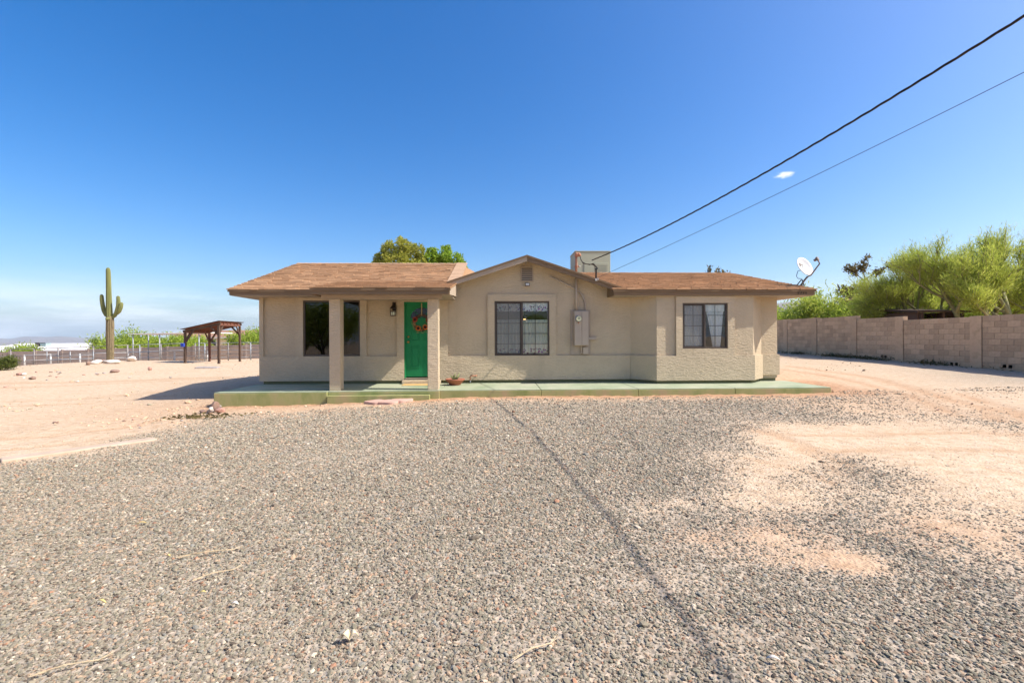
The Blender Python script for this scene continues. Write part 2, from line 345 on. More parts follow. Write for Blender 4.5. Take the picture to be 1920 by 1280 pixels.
def cloth(name, kind):
    m = mat(name, (.72, .70, .62), .9); n, l, b = nodes(m); tc_ = n.new('ShaderNodeTexCoord'); o = tc_.outputs['Object']
    col = None
    if kind == 'plaid':
        s_ = n.new('ShaderNodeSeparateXYZ'); l.new(o, s_.inputs[0]); outs = []
        for ax in (0, 2):
            k = n.new('ShaderNodeMath'); k.operation = 'PINGPONG'; k.inputs[1].default_value = .014; l.new(s_.outputs[ax], k.inputs[0])
            q = n.new('ShaderNodeMath'); q.operation = 'LESS_THAN'; q.inputs[1].default_value = .003; l.new(k.outputs[0], q.inputs[0]); outs.append(q.outputs[0])
        mx_ = n.new('ShaderNodeMath'); mx_.operation = 'MAXIMUM'; l.new(outs[0], mx_.inputs[0]); l.new(outs[1], mx_.inputs[1])
        f_ = n.new('ShaderNodeMath'); f_.operation = 'MULTIPLY'; f_.inputs[1].default_value = .5; l.new(mx_.outputs[0], f_.inputs[0])
        col = mixc(n, l, f_.outputs[0], (.92, .90, .80), (.50, .50, .40))
    if kind in ('flower', 'plaid'):
        v = n.new('ShaderNodeTexVoronoi'); v.inputs['Scale'].default_value = 17; l.new(o, v.inputs['Vector'])
        inb = n.new('ShaderNodeMath'); inb.operation = 'LESS_THAN'; inb.inputs[1].default_value = .42; l.new(v.outputs['Distance'], inb.inputs[0])
        hs_ = n.new('ShaderNodeHueSaturation'); hs_.inputs['Saturation'].default_value = 1.1; hs_.inputs['Value'].default_value = .55; l.new(v.outputs['Color'], hs_.inputs['Color'])
        pr = mixc(n, l, .45, hs_.outputs[0], (.38, .12, .36))
        s2 = n.new('ShaderNodeSeparateXYZ'); l.new(o, s2.inputs[0])
        bd = n.new('ShaderNodeMath'); bd.operation = 'LESS_THAN'; bd.inputs[1].default_value = .15; l.new(s2.outputs[2], bd.inputs[0])
        fm = n.new('ShaderNodeMath'); fm.operation = 'MULTIPLY'; l.new(inb.outputs[0], fm.inputs[0]); l.new(bd.outputs[0], fm.inputs[1])
        col = mixc(n, l, fm.outputs[0], col if col else (.92, .90, .86), pr)
    if kind == 'lace':
        t = noise_tex(n, l, 30, 3, .6, src=o); r = ramp(n, l, t.outputs[0], [(.35, (.86, .86, .87)), (.65, (.95, .95, .95))]); col = r.outputs[0]
    l.new(col, b.inputs['Base Color'])
    tr = n.new('ShaderNodeBsdfTranslucent'); l.new(col, tr.inputs[0]); x = n.new('ShaderNodeMixShader'); x.inputs[0].default_value = .1
    l.new(b.outputs[0], x.inputs[1]); l.new(tr.outputs[0], x.inputs[2]); l.new(x.outputs[0], n['Material Output'].inputs[0]); return m
M['plaid'] = cloth('plaid_cotton', 'plaid'); M['flower'] = cloth('flowered_cotton', 'flower'); M['lace'] = cloth('white_lace', 'lace')
def emit(name, col, s):
    m = mat(name, col); n, l, b = nodes(m); b.inputs['Emission Color'].default_value = (*col, 1); b.inputs['Emission Strength'].default_value = s; return m
M['bulb'] = emit('lit_bulb', (1.0, .55, .2), 3.0)

# ---------------------------------------------------------------- terrain
CTRL = np.array([(0, 0, 0), (0, -10, .02), (-8, 0, -.06), (8, 0, .04), (0, 5, .02), (-3, 5, 0), (5, 5, .03), (-9, 6, -.08),
    (-6.7, 10.0, -.09), (-4.2, 10.2, -.04), (-1.7, 10.4, .05), (2, 10.4, .07), (7.5, 10.6, .09), (9, 11.2, .14),
    (-7.2, 14, -.08), (8.7, 14, .22), (0, 16, .08), (0, 20, .12), (-10, 11, -.12), (-14, 9, -.14), (-20, 15, -.1), (-24.8, 28, .10),
    (-17.4, 27, -.04), (-36, 36.5, -.72), (-21.5, 37.6, -.36), (-47.4, 47, -1.1), (-26, 47, -.58), (-62, 70, -3.0), (-40, 80, -2.2),
    (16.3, 6, .2), (16.3, 14.5, .30), (16.3, 28, .51), (20, 20, .5), (24, 38, .8), (12, 12, .22), (10.5, 6, .08), (0, 45, .3), (-40, 10, -.6), (-30, 20, -.3), (40, 20, 1.0), (40, 60, 1.4), (0, 80, .2), (0, -40, 0), (-50, -30, -1), (50, -30, 1)], float)
def _tps(r2): return np.where(r2 > 1e-9, .5 * r2 * np.log(np.maximum(r2, 1e-9)), 0)
_n = len(CTRL); _P = np.c_[np.ones(_n), CTRL[:, :2]]
_K = _tps(((CTRL[:, None, :2] - CTRL[None, :, :2]) ** 2).sum(2)) + np.eye(_n) * .5
_A = np.block([[_K, _P], [_P.T, np.zeros((3, 3))]]); _W = np.linalg.solve(_A, np.r_[CTRL[:, 2], 0, 0, 0])
def gz(x, y):
    x = np.atleast_1d(np.asarray(x, float)); y = np.atleast_1d(np.asarray(y, float)); sh = x.shape
    xf, yf = x.ravel(), y.ravel(); out = np.empty(len(xf))
    for i in range(0, len(xf), 20000):
        a, b = xf[i:i + 20000], yf[i:i + 20000]
        a2, b2 = np.clip(a, -75, 60), np.clip(b, -40, 95)
        k = _tps((a2[:, None] - CTRL[None, :, 0]) ** 2 + (b2[:, None] - CTRL[None, :, 1]) ** 2)
        z = k @ _W[:_n] + _W[_n] + _W[_n + 1] * a2 + _W[_n + 2] * b2
        r = np.hypot(a, b); side = 1 / (1 + np.exp(np.clip((a + .15 * b) / (60 + .1 * r), -30, 30)))
        far = side * (-3 - 44 * np.clip((r - 60) / 4000, 0, 1)) + (1 - side) * (1.2 + 6 * np.clip((r - 60) / 2500, 0, 1))
        w = np.clip((r - 75) / 90, 0, 1); w = w * w * (3 - 2 * w)
        out[i:i + 20000] = z * (1 - w) + far * w
    return out.reshape(sh)
def g1(x, y): return float(gz(x, y)[0])
def GW(px, py):
    """photo pixel -> point on the terrain"""
    z = 0.0
    for _ in range(12):
        x, y = GP(px, py, z); z = .5 * z + .5 * g1(x, y)
    return Vector((x, y, g1(x, y)))

_rg = np.random.RandomState(4); _lat = _rg.rand(256, 256)
def vnoise(x, y):
    xi, yi = np.floor(x).astype(int), np.floor(y).astype(int); fx, fy = x - xi, y - yi
    fx = fx * fx * (3 - 2 * fx); fy = fy * fy * (3 - 2 * fy); L = lambda i, j: _lat[i % 256, j % 256]
    return (L(xi, yi) * (1 - fx) + L(xi + 1, yi) * fx) * (1 - fy) + (L(xi, yi + 1) * (1 - fx) + L(xi + 1, yi + 1) * fx) * fy
def fbm(x, y, o=4):
    s, a, t = 0, .5, 0
    for k in range(o): s = s + a * vnoise(x * 2 ** k + 17 * k, y * 2 ** k + 31 * k); t += a; a *= .55
    return s / t

def poly_w(px): return np.array([GP(a, b, .02) for a, b in px])
G_POLY = poly_w([(-900, 960), (-300, 905), (0, 868), (160, 848), (250, 822), (330, 797), (420, 777), (600, 770), (830, 759), (1000, 757), (1250, 753),
    (1400, 752), (1560, 752), (1690, 764), (1730, 776), (1600, 787), (1420, 793), (1375, 806), (1372, 850), (1362, 898), (1420, 925), (1540, 890), (1600, 868), (1690, 890), (1790, 925),
    (1960, 962), (2500, 1050), (2600, 1600), (2600, 5200), (-2600, 5200), (-1800, 1300)])
G2_POLY = poly_w([(1640, 700), (1920, 716), (2300, 740), (2300, 762), (1920, 742), (1790, 735), (1700, 716)])
G3_POLY = poly_w([(1540, 735), (1640, 742), (1760, 768), (1920, 800), (1920, 812), (1740, 790), (1560, 750)])
def sdist(poly, x, y):
    d = np.full(x.shape, 1e9); ins = np.zeros(x.shape, bool); k = len(poly)
    for i in range(k):
        (x0, y0), (x1, y1) = poly[i], poly[(i + 1) % k]; ex, ey = x1 - x0, y1 - y0
        t = np.clip(((x - x0) * ex + (y - y0) * ey) / (ex * ex + ey * ey + 1e-12), 0, 1)
        d = np.minimum(d, np.hypot(x - x0 - t * ex, y - y0 - t * ey))
        c = (y0 > y) != (y1 > y); ins ^= c & (x < ex * (y - y0) / (ey if abs(ey) > 1e-12 else 1e-12) + x0)
    return np.where(ins, d, -d)
def ell(x, y, px, py, rx, ry):
    cx, cy = GP(px, py, .02); x1, _ = GP(px + rx, py, .02); _, y1 = GP(px, py - ry, .02); _, y0 = GP(px, py + ry, .02)
    return np.exp(-(((x - cx) / (x1 - cx)) ** 2 + ((y - cy) / (.5 * (y1 - y0))) ** 2) ** 1.4)
def gravel(x, y):
    n = fbm(x * 1.3, y * 1.3, 4) - .5; n2 = fbm(x * 5 + 9, y * 5, 3) - .5
    w = .24 + .065 * np.hypot(x, y)
    def soft(P, k=1.0): return np.clip(.5 + (sdist(P, x, y) + n * .9 * np.minimum(1, w * 3) + n2 * .25) / (2 * w * k), 0, 1)
    m = np.maximum(soft(G_POLY), np.maximum(.75 * soft(G2_POLY, 2.0), .55 * soft(G3_POLY, 1.5)))
    for px, py, rx, ry, s in ((1620, 768, 170, 16, .6), (1700, 985, 420, 95, .35), (1660, 925, 300, 30, .42), (1860, 965, 200, 45, .5), (1430, 935, 120, 25, .45), (1150, 775, 500, 12, .3), (1000, 1180, 60, 60, .15), (1600, 1052, 78, 24, 1.0), (1400, 1012, 190, 34, .62), (1270, 950, 120, 26, .5), (1500, 1040, 120, 26, .6), (1880, 1030, 120, 40, .45), (1800, 985, 90, 22, .5),
                              (1250, 1090, 120, 30, .35), (1350, 1190, 150, 40, .25), (700, 850, 260, 22, .22), (330, 900, 220, 24, .25), (60, 960, 160, 40, .25), (1640, 1000, 60, 16, .35)):
        m = m * (1 - s * ell(x, y, px, py, rx, ry) * np.clip(1 + n * 1.6 + n2, 0, 1.4)).clip(0, 1)
    return m.clip(0, 1)
RUTS = [([(1372, 806), (1500, 817), (1640, 816), (1800, 812), (2100, 822)], .09), ([(1390, 800), (1450, 815), (1510, 838), (1565, 858), (1620, 884)], .11),
        ([(1480, 832), (1540, 862), (1580, 890)], .05), ([(1850, 878), (1920, 890), (2100, 915)], .08), ([(1740, 748), (1840, 768), (1870, 792)], .16), ([(1800, 748), (1900, 775), (1930, 795)], .16),
        ([(-200, 716), (0, 713), (200, 710), (420, 702)], .3), ([(-200, 724), (60, 719), (300, 709), (430, 704)], .16), ([(-100, 745), (150, 738), (350, 722)], .10), ([(-100, 752), (150, 746), (330, 731)], .09), ([(-60, 815), (90, 806), (230, 790), (330, 772)], .09), ([(-60, 838), (60, 828), (190, 812)], .08), ([(1480, 700), (1640, 722), (1800, 760), (1990, 800)], .22), ([(1470, 706), (1580, 722), (1700, 748), (1800, 782)], .14), ([(1400, 860), (1500, 880), (1560, 905)], .05), ([(1560, 845), (1750, 842), (1990, 850)], .10)]
def ruts(x, y):
    m = np.zeros(x.shape); n = fbm(x * 6, y * 6, 3)
    for px, w in RUTS:
        P = poly_w(px)
        for (x0, y0), (x1, y1) in zip(P[:-1], P[1:]):
            ex, ey = x1 - x0, y1 - y0; t = np.clip(((x - x0) * ex + (y - y0) * ey) / (ex * ex + ey * ey), 0, 1)
            m = np.maximum(m, np.exp(-(np.hypot(x - x0 - t * ex, y - y0 - t * ey) / w) ** 2) * (.25 + 1.1 * n))
    return m.clip(0, 1)
def bank(x, y):
    """reddish crumbly soil along the edge of the slabs"""
    hx = x * math.cos(TH) + y * math.sin(TH); hy = -x * math.sin(TH) + y * math.cos(TH) - VW
    dx = np.maximum(np.maximum(-6.3 - hx, hx - 8.6), 0); dy = np.maximum(np.maximum(-1.75 - hy, hy - .2), 0)
    return np.exp(-(np.hypot(dx, dy) / .62) ** 2 * (.5 + 1.2 * fbm(x * 2.2, y * 2.2, 3)))

def axis(segs):
    out = [segs[0][0]]
    for a, b, st in segs: out += list(np.linspace(a, b, max(2, int(round((b - a) / st)) + 1))[1:])
    return np.array(out)
def geo(a, b, n): return list(np.geomspace(a, b, n))
xs_ = np.r_[[-v for v in geo(9500, 70, 26)][:-1], axis([(-70, -30, 1.6), (-30, -9, .35), (-9, 15, .075), (15, 30, .4), (30, 70, 1.6)]), geo(70, 9500, 26)[1:]]
ys_ = np.r_[[-v for v in geo(9500, 40, 20)][:-1], axis([(-40, -2, 2.0), (-2, 1.2, .3), (1.2, 11.2, .075), (11.2, 30, .3), (30, 90, 1.2)]), geo(90, 9500, 30)[1:]]
GX, GY = np.meshgrid(xs_, ys_, indexing='xy'); GZ = gz(GX, GY)
near_w = np.clip(1 - (np.hypot(GX, GY) - 35) / 40, 0, 1)
GR, RT, BK = gravel(GX, GY), ruts(GX, GY), bank(GX, GY)
relief = (fbm(GX * .9, GY * .9, 4) - .5) * .045 + (fbm(GX * 4.5, GY * 4.5, 3) - .5) * .022 - RT * .014 + BK * (fbm(GX * 7, GY * 7, 3) - .35) * .05
GZ = GZ + relief * near_w
_hx = GX * math.cos(TH) + GY * math.sin(TH); _hy = -GX * math.sin(TH) + GY * math.cos(TH) - VW
GZ = np.where((_hx > -6.1) & (_hx < 7.6) & (_hy > -1.2) & (_hy < 7), np.minimum(GZ, .02), GZ)       # below the slab and floor
ny_, nx_ = GX.shape
_dd = np.hypot(np.maximum(np.maximum(-6.3 - _hx, _hx - 7.9), 0), np.maximum(np.maximum(-1.7 - _hy, _hy - 7), 0))
BK = np.maximum(BK, .42 * np.exp(-(_dd / 2.6) ** 2))                                             # brown tint round the house, put in to warm its shaded ground
for px, py, rx, ry, k in ((1600, 1052, 110, 32, .55), (1420, 1010, 230, 50, .5), (1750, 1010, 260, 60, .4), (1300, 1190, 420, 80, .4), (1850, 1190, 300, 90, .35), (200, 1250, 400, 60, .25), (1000, 1240, 300, 50, .3)):
    BK = np.maximum(BK, k * ell(GX, GY, px, py, rx, ry) * (.5 + fbm(GX * 3, GY * 3, 3)))
BK = np.clip(BK, 0, 1)
me = bpy.data.meshes.new('ground'); idx = np.arange(nx_ * ny_).reshape(ny_, nx_)
quads = np.stack([idx[:-1, :-1], idx[:-1, 1:], idx[1:, 1:], idx[1:, :-1]], -1).reshape(-1, 4)
me.vertices.add(nx_ * ny_); me.vertices.foreach_set('co', np.stack([GX, GY, GZ], -1).ravel())
me.loops.add(quads.size); me.loops.foreach_set('vertex_index', quads.ravel())
me.polygons.add(len(quads)); me.polygons.foreach_set('loop_start', np.arange(len(quads)) * 4); me.update(calc_edges=True)
for nm, arr in (('gravel', GR), ('rut', RT), ('bank', BK)):
    at = me.attributes.new(nm, 'FLOAT', 'POINT'); at.data.foreach_set('value', arr.ravel().astype(np.float32))
me.shade_smooth()
def ground_mat():
    m = mat('desert_ground', (.6, .45, .33), .95, 0, .1); n, l, b = nodes(m)
    A = lambda s_: (lambda a: (setattr(a, 'attribute_name', s_), a.outputs['Fac'])[1])(n.new('ShaderNodeAttribute'))
    big = noise_tex(n, l, .35, 6, .6); d1 = ramp(n, l, big.outputs[0], [(.3, (.48, .32, .19)), (.5, (.56, .405, .262)), (.7, (.61, .455, .315))])
    str_ = noise_tex(n, l, 1.0, 5, .65, (1.2, 4.5, 1)); d1b = ramp(n, l, str_.outputs[0], [(.36, (.44, .275, .15)), (.56, (.57, .415, .27))])
    d = mixc(n, l, .4, d1.outputs[0], d1b.outputs[0])
    fine = noise_tex(n, l, 9, 8, .7); fr_ = ramp(n, l, fine.outputs[0], [(.32, (.31, .20, .12)), (.47, (.545, .40, .265)), (.66, (.66, .52, .385))]); d = mixc(n, l, .55, d, fr_.outputs[0])
    # loose small stones lying in the soil
    v2 = n.new('ShaderNodeTexVoronoi'); v2.inputs['Scale'].default_value = 11; v2.inputs['Randomness'].default_value = 1; tco = n.new('ShaderNodeTexCoord'); l.new(tco.outputs['Object'], v2.inputs['Vector'])
    st = n.new('ShaderNodeMapRange'); st.inputs[1].default_value = .17; st.inputs[2].default_value = .10; l.new(v2.outputs['Distance'], st.inputs[0])
    sc_ = ramp(n, l, v2.outputs['Color'], [(.2, (.22, .15, .11)), (.5, (.46, .34, .26)), (.8, (.66, .57, .48))])
    d = mixc(n, l, st.outputs[0], d, sc_.outputs[0])
    rm_ = n.new('ShaderNodeMath'); rm_.operation = 'MULTIPLY'; rm_.inputs[1].default_value = .6; l.new(A('rut'), rm_.inputs[0]); d = mixc(n, l, rm_.outputs[0], d, (.42, .235, .12))
    bkc = ramp(n, l, fine.outputs[0], [(.35, (.32, .17, .09)), (.65, (.54, .32, .185))]); d = mixc(n, l, A('bank'), d, bkc.outputs[0])
    v = n.new('ShaderNodeTexVoronoi'); v.inputs['Scale'].default_value = 42; l.new(tco.outputs['Object'], v.inputs['Vector'])
    gc = ramp(n, l, v.outputs['Color'], [(.1, (.14, .11, .08)), (.3, (.245, .205, .155)), (.5, (.31, .27, .21)), (.7, (.37, .32, .25)), (.9, (.50, .38, .275))])
    gn = noise_tex(n, l, 60, 4, .6); gm = n.new('ShaderNodeMapRange'); gm.inputs[1].default_value = .35; gm.inputs[2].default_value = .65; l.new(gn.outputs[0], gm.inputs[0])
    thr = n.new('ShaderNodeMath'); thr.operation = 'MULTIPLY_ADD'; thr.inputs[1].default_value = .55; thr.inputs[2].default_value = -.27; l.new(gm.outputs[0], thr.inputs[0])
    gf = n.new('ShaderNodeMath'); gf.operation = 'ADD'; gf.use_clamp = True; l.new(A('gravel'), gf.inputs[0]); l.new(thr.outputs[0], gf.inputs[1])
    gs = n.new('ShaderNodeMapRange'); gs.interpolation_type = 'SMOOTHSTEP'; gs.inputs[1].default_value = .2; gs.inputs[2].default_value = .85; gs.inputs[4].default_value = .82; l.new(gf.outputs[0], gs.inputs[0])
    l.new(mixc(n, l, gs.outputs[0], d, gc.outputs[0]), b.inputs['Base Color'])
    bs = n.new('ShaderNodeMath'); bs.operation = 'MULTIPLY_ADD'; bs.inputs[1].default_value = .6; l.new(fine.outputs[0], bs.inputs[0]); l.new(v.outputs['Distance'], bs.inputs[2])
    bump(n, l, b, bs.outputs[0], .45, .02)
    return m
M['ground'] = ground_mat(); me.materials.append(M['ground'])
ground = bpy.data.objects.new('ground', me); COL.objects.link(ground); tag(ground, 'pale sandy desert soil of the yard', kind='structure')

# ---------------------------------------------------------------- loose gravel (uncountable): instances on points
rg = np.random.RandomState(11); pts = []
yb = np.geomspace(1.25, 11.0, 60)
for y0, y1 in zip(yb[:-1], yb[1:]):
    ym = (y0 + y1) / 2; r = .0060 * max(1, ym / 2.5) ** .5; x0, x1 = -1.2 * ym - .5, 1.2 * ym + .5
    n = int(.92 / (math.pi * r * r) * (y1 - y0) * (x1 - x0))
    px_, py_ = rg.uniform(x0, x1, n), rg.uniform(y0, y1, n); pts.append(np.c_[px_, py_, np.full(n, r)])
pts = np.concatenate(pts)
gm_ = gravel(pts[:, 0], pts[:, 1]); cl = fbm(pts[:, 0] * 2.5, pts[:, 1] * 2.5, 3) - .5
bk_ = bank(pts[:, 0], pts[:, 1])
keep = rg.rand(len(pts)) < np.maximum(np.clip(gm_ * 1.04 + cl * .9 * gm_, 0, 1) ** 1.15, np.maximum(.010, .08 * bk_))
phx = pts[:, 0] * math.cos(TH) + pts[:, 1] * math.sin(TH); phy = -pts[:, 0] * math.sin(TH) + pts[:, 1] * math.cos(TH) - VW
keep &= rg.rand(len(pts)) < np.clip(1.12 - (pts[:, 1] - 3.5) / 9.5, .25, 1)
keep &= ~((phx > -6.35) & (phx < 7.95) & (phy > -1.9))
pts = pts[keep]
ex = np.concatenate([np.c_[rg.uniform(-34, -6, 9000), rg.uniform(8, 36, 9000)], np.c_[rg.uniform(8, 16, 2600), rg.uniform(8.5, 30, 2600)], np.c_[rg.uniform(-12, -4, 2500), rg.uniform(5.5, 11, 2500)]])
ek = rg.rand(len(ex)) < np.clip((fbm(ex[:, 0] * .45, ex[:, 1] * .45, 4) - .42) * 5, .05, 1); ehx = ex[:, 0] * math.cos(TH) + ex[:, 1] * math.sin(TH); ehy = -ex[:, 0] * math.sin(TH) + ex[:, 1] * math.cos(TH) - VW
ek &= ~((ehx > -6.5) & (ehx < 8.1) & (ehy > -2.0) & (ehy < 8)) & (gravel(ex[:, 0], ex[:, 1]) < .3); ex = ex[ek]
pts = np.concatenate([pts, np.c_[ex, np.clip(rg.lognormal(-4.35, .5, len(ex)), .006, .05)]]); N = len(pts)
from_x, from_y = pts[:, 0], pts[:, 1]
def grid_z(x, y):
    i = np.clip(np.searchsorted(xs_, x) - 1, 0, nx_ - 2); j = np.clip(np.searchsorted(ys_, y) - 1, 0, ny_ - 2)
    fx = (x - xs_[i]) / (xs_[i + 1] - xs_[i]); fy = (y - ys_[j]) / (ys_[j + 1] - ys_[j])
    return (GZ[j, i] * (1 - fx) + GZ[j, i + 1] * fx) * (1 - fy) + (GZ[j + 1, i] * (1 - fx) + GZ[j + 1, i + 1] * fx) * fy
def gzz(x, y): return float(grid_z(np.array([x]), np.array([y]))[0])
scl = pts[:, 2] * np.clip(rg.lognormal(0, .40, N), .42, 2.4)
big_ = rg.rand(N) < .004; scl = np.where(big_, scl * 1.8, scl)
pal = np.array([(.31, .305, .25), (.37, .35, .29), (.25, .22, .185), (.45, .425, .36), (.48, .37, .285), (.355, .365, .35), (.56, .44, .33), (.72, .66, .57), (.16, .135, .115), (.46, .27, .19)])
ci = rg.choice(len(pal), N, p=[.22, .20, .10, .17, .09, .08, .06, .035, .03, .015]); stray = (gravel(pts[:, 0], pts[:, 1]) < .25)
gsz = np.clip(gravel(pts[:, 0], pts[:, 1]), 0, 1); scl = scl * np.where(pts[:, 1] < 8, .62 + .38 * gsz, 1); scl = np.where(stray, scl * .85, scl); ci = np.where(stray, np.where(ci % 3 == 0, 6, np.where(ci % 3 == 1, 4, 1)), ci); colr = np.clip(pal[ci] * np.where(stray, 1.0, np.clip(.65 + .025 * (pts[:, 1] - 4), .63, .78))[:, None] * [1.12, .985, .82] * rg.uniform(.80, 1.2, (N, 1)), 0, 1)
rot = np.c_[rg.uniform(-.5, .5, (N, 2)), rg.uniform(0, 6.283, N)]
pm_ = bpy.data.meshes.new('loose_gravel'); pm_.vertices.add(N)
pm_.vertices.foreach_set('co', np.c_[from_x, from_y, grid_z(from_x, from_y) + scl * .22].ravel())
for nm, ty, key, arr in (('scl', 'FLOAT', 'value', scl), ('rot', 'FLOAT_VECTOR', 'vector', rot), ('pebble_colour', 'FLOAT_COLOR', 'color', np.c_[colr, np.ones(N)]), ('pick', 'INT', 'value', rg.randint(0, 5, N))):
    at = pm_.attributes.new(nm, ty, 'POINT'); at.data.foreach_set(key, np.ascontiguousarray(arr).ravel() if ty == 'INT' else arr.ravel().astype(np.float32))
def peb_mat():
    m = mat('pebble', (.3, .28, .25), .85, 0, .25); n, l, b = nodes(m)
    a = n.new('ShaderNodeAttribute'); a.attribute_type = 'INSTANCER'; a.attribute_name = 'pebble_colour'; l.new(a.outputs['Color'], b.inputs['Base Color']); return m
M['pebble'] = peb_mat(); peb = []
for k in range(5):
    bm = bmesh.new(); bmesh.ops.create_icosphere(bm, subdivisions=1, radius=1); rr = random.Random(k)
    ax = (rr.uniform(1.0, 1.3), rr.uniform(.7, .95), rr.uniform(.42, .6))
    for v in bm.verts: v.co = Vector((v.co.x * ax[0], v.co.y * ax[1], v.co.z * ax[2])) * rr.uniform(.8, 1.18)
    pme = bpy.data.meshes.new('pebble'); bm.to_mesh(pme); bm.free(); pme.materials.append(M['pebble']); peb.append(bpy.data.objects.new('pebble', pme))
gob = bpy.data.objects.new('loose_gravel', pm_); COL.objects.link(gob); tag(gob, 'grey and tan gravel spread over the front yard', 'gravel', kind='stuff')
ng = bpy.data.node_groups.new('scatter', 'GeometryNodeTree')
ng.interface.new_socket('Geometry', in_out='INPUT', socket_type='NodeSocketGeometry'); ng.interface.new_socket('Geometry', in_out='OUTPUT', socket_type='NodeSocketGeometry')
gi, go = ng.nodes.new('NodeGroupInput'), ng.nodes.new('NodeGroupOutput'); iop = ng.nodes.new('GeometryNodeInstanceOnPoints'); jn = ng.nodes.new('GeometryNodeJoinGeometry')
for p in peb:
    oi = ng.nodes.new('GeometryNodeObjectInfo'); oi.inputs['Object'].default_value = p; oi.inputs['As Instance'].default_value = True
    ng.links.new(oi.outputs['Geometry'], jn.inputs[0])
def named(nm, ty):
    q = ng.nodes.new('GeometryNodeInputNamedAttribute'); q.data_type = ty; q.inputs['Name'].default_value = nm; return q.outputs['Attribute']
ng.links.new(gi.outputs[0], iop.inputs['Points']); ng.links.new(jn.outputs[0], iop.inputs['Instance']); iop.inputs['Pick Instance'].default_value = True
ng.links.new(named('pick', 'INT'), iop.inputs['Instance Index']); ng.links.new(named('rot', 'FLOAT_VECTOR'), iop.inputs['Rotation']); ng.links.new(named('scl', 'FLOAT'), iop.inputs['Scale'])
ng.links.new(iop.outputs[0], go.inputs[0])
mod = gob.modifiers.new('scatter', 'NODES'); mod.node_group = ng

# ---------------------------------------------------------------- far mountains
M['mount'] = mottled('far_mountain', [(.16, .115, .085), (.235, .17, .125), (.20, .16, .105)], .004, .95, detail=9)
def mountain(name, label, prof, dist, width, base, seed):
    """ridge whose skyline follows (pixel x, pixel y) pairs at the given distance"""
    n, k = 160, 26; X = np.linspace(prof[0][0], prof[-1][0], n); Y = np.interp(X, [p[0] for p in prof], [p[1] for p in prof])
    vs_, fs = [], []
    for i in range(n):
        a, b = ray(X[i], Y[i]); top = C + b * dist
        for j in range(k):
            t = j / (k - 1); d = dist + (t - .5) * width; prof_h = max(0, 1 - abs(t - .5) * 2) ** 1.15
            x = a * d; nzv = fbm(np.array([x / 170 + seed]), np.array([d / 170]), 6)[0] - .5
            vs_.append((x, d, base + (top - base) * prof_h * (1 + nzv * 1.0 * (1 - prof_h) + nzv * .05) + (nzv * (top - base) * .03)))
    for i in range(n - 1):
        for j in range(k - 1): fs.append((i * k + j, (i + 1) * k + j, (i + 1) * k + j + 1, i * k + j + 1))
    m = MB(); m.v, m.f = vs_, fs
    o = m.build(name, M['mount'], smooth=True); tag(o, label, kind='structure'); return o
mountain('mountain_range', 'low blue mountain range on the far left skyline', [(-900, 640), (-500, 634), (-200, 638), (0, 634), (20, 634.5), (45, 630), (70, 630), (85, 631.5), (110, 629.5), (130, 631), (160, 633), (190, 634), (240, 636), (400, 637), (600, 640)], 6200, 2600, -52, 3)
mountain('mountain_foothill', 'darker blue foothill at the left edge of the skyline', [(-700, 640), (-200, 636), (0, 641), (60, 645), (130, 648)], 4300, 900, -50, 5)
mountain('mountain_ridge', 'hazy purple mountain ridge right of the house', [(600, 610), (1000, 580), (1300, 570), (1400, 566), (1455, 566), (1480, 564.5), (1520, 566.5), (1600, 570), (1750, 566), (1900, 578), (2200, 590), (2600, 620)], 3600, 2000, 4, 9)

# ---------------------------------------------------------------- house
SLAB = .235; ZB = .315; ZW = .957; SOF = 2.51; EY = -.655
house = thing('ranch_house', 'single-storey tan stucco house with brown shingle roof and green front door', 'house', H(0, 0, 0), TH)
W1 = (-5.06, -3.58, .965, 2.43); DR = (-2.43, -1.51, .375, 2.39); W2 = (-.04, 1.425, .957, 2.41)
inr = lambda r, x, z: r[0] < x < r[1] and r[2] < z < r[3]
holes = (W1, DR, W2)
XL, XR = -6.14, 7.66
def cuts(rs, i): return [v for r in rs for v in (r[2 * i], r[2 * i + 1])]
base_r = [(XL, 3.62, ZB, 2.62), (7.22, XR, ZB, 2.62)]
for r_ in base_r: sheet([r_[0], r_[1]] + [v for v in cuts(holes, 0) if r_[0] < v < r_[1]], cuts(holes, 1) + [r_[2], r_[3]], lambda x, z: not any(inr(h, x, z) for h in holes), 0, .16).build('front_wall', M['stucco'], house)
MB().prism([(-1.28, .0, 2.62), (3.22, .0, 2.62), (3.22, .0, 2.70), (.806, .0, 3.50), (-1.28, .0, 2.80)], (0, .16, 0)).build('gable_wall', M['stucco'], house)
PR = .046
RB = [(XL - .045, 3.60, ZB, ZW), (XL - .045, XL + .06, ZW, SOF), (-5.25, -3.41, ZW, SOF), (-2.62, -1.28, ZB, SOF), (-.226, 1.597, ZW, 2.59)]
sheet(cuts(RB, 0) + cuts(holes, 0), cuts(RB, 1) + cuts(holes, 1), lambda x, z: any(inr(r, x, z) for r in RB) and not any(inr(h, x, z) for h in holes), -PR, -.0005).build('raised_stucco_band', M['stucco'], house, bevel=.008)
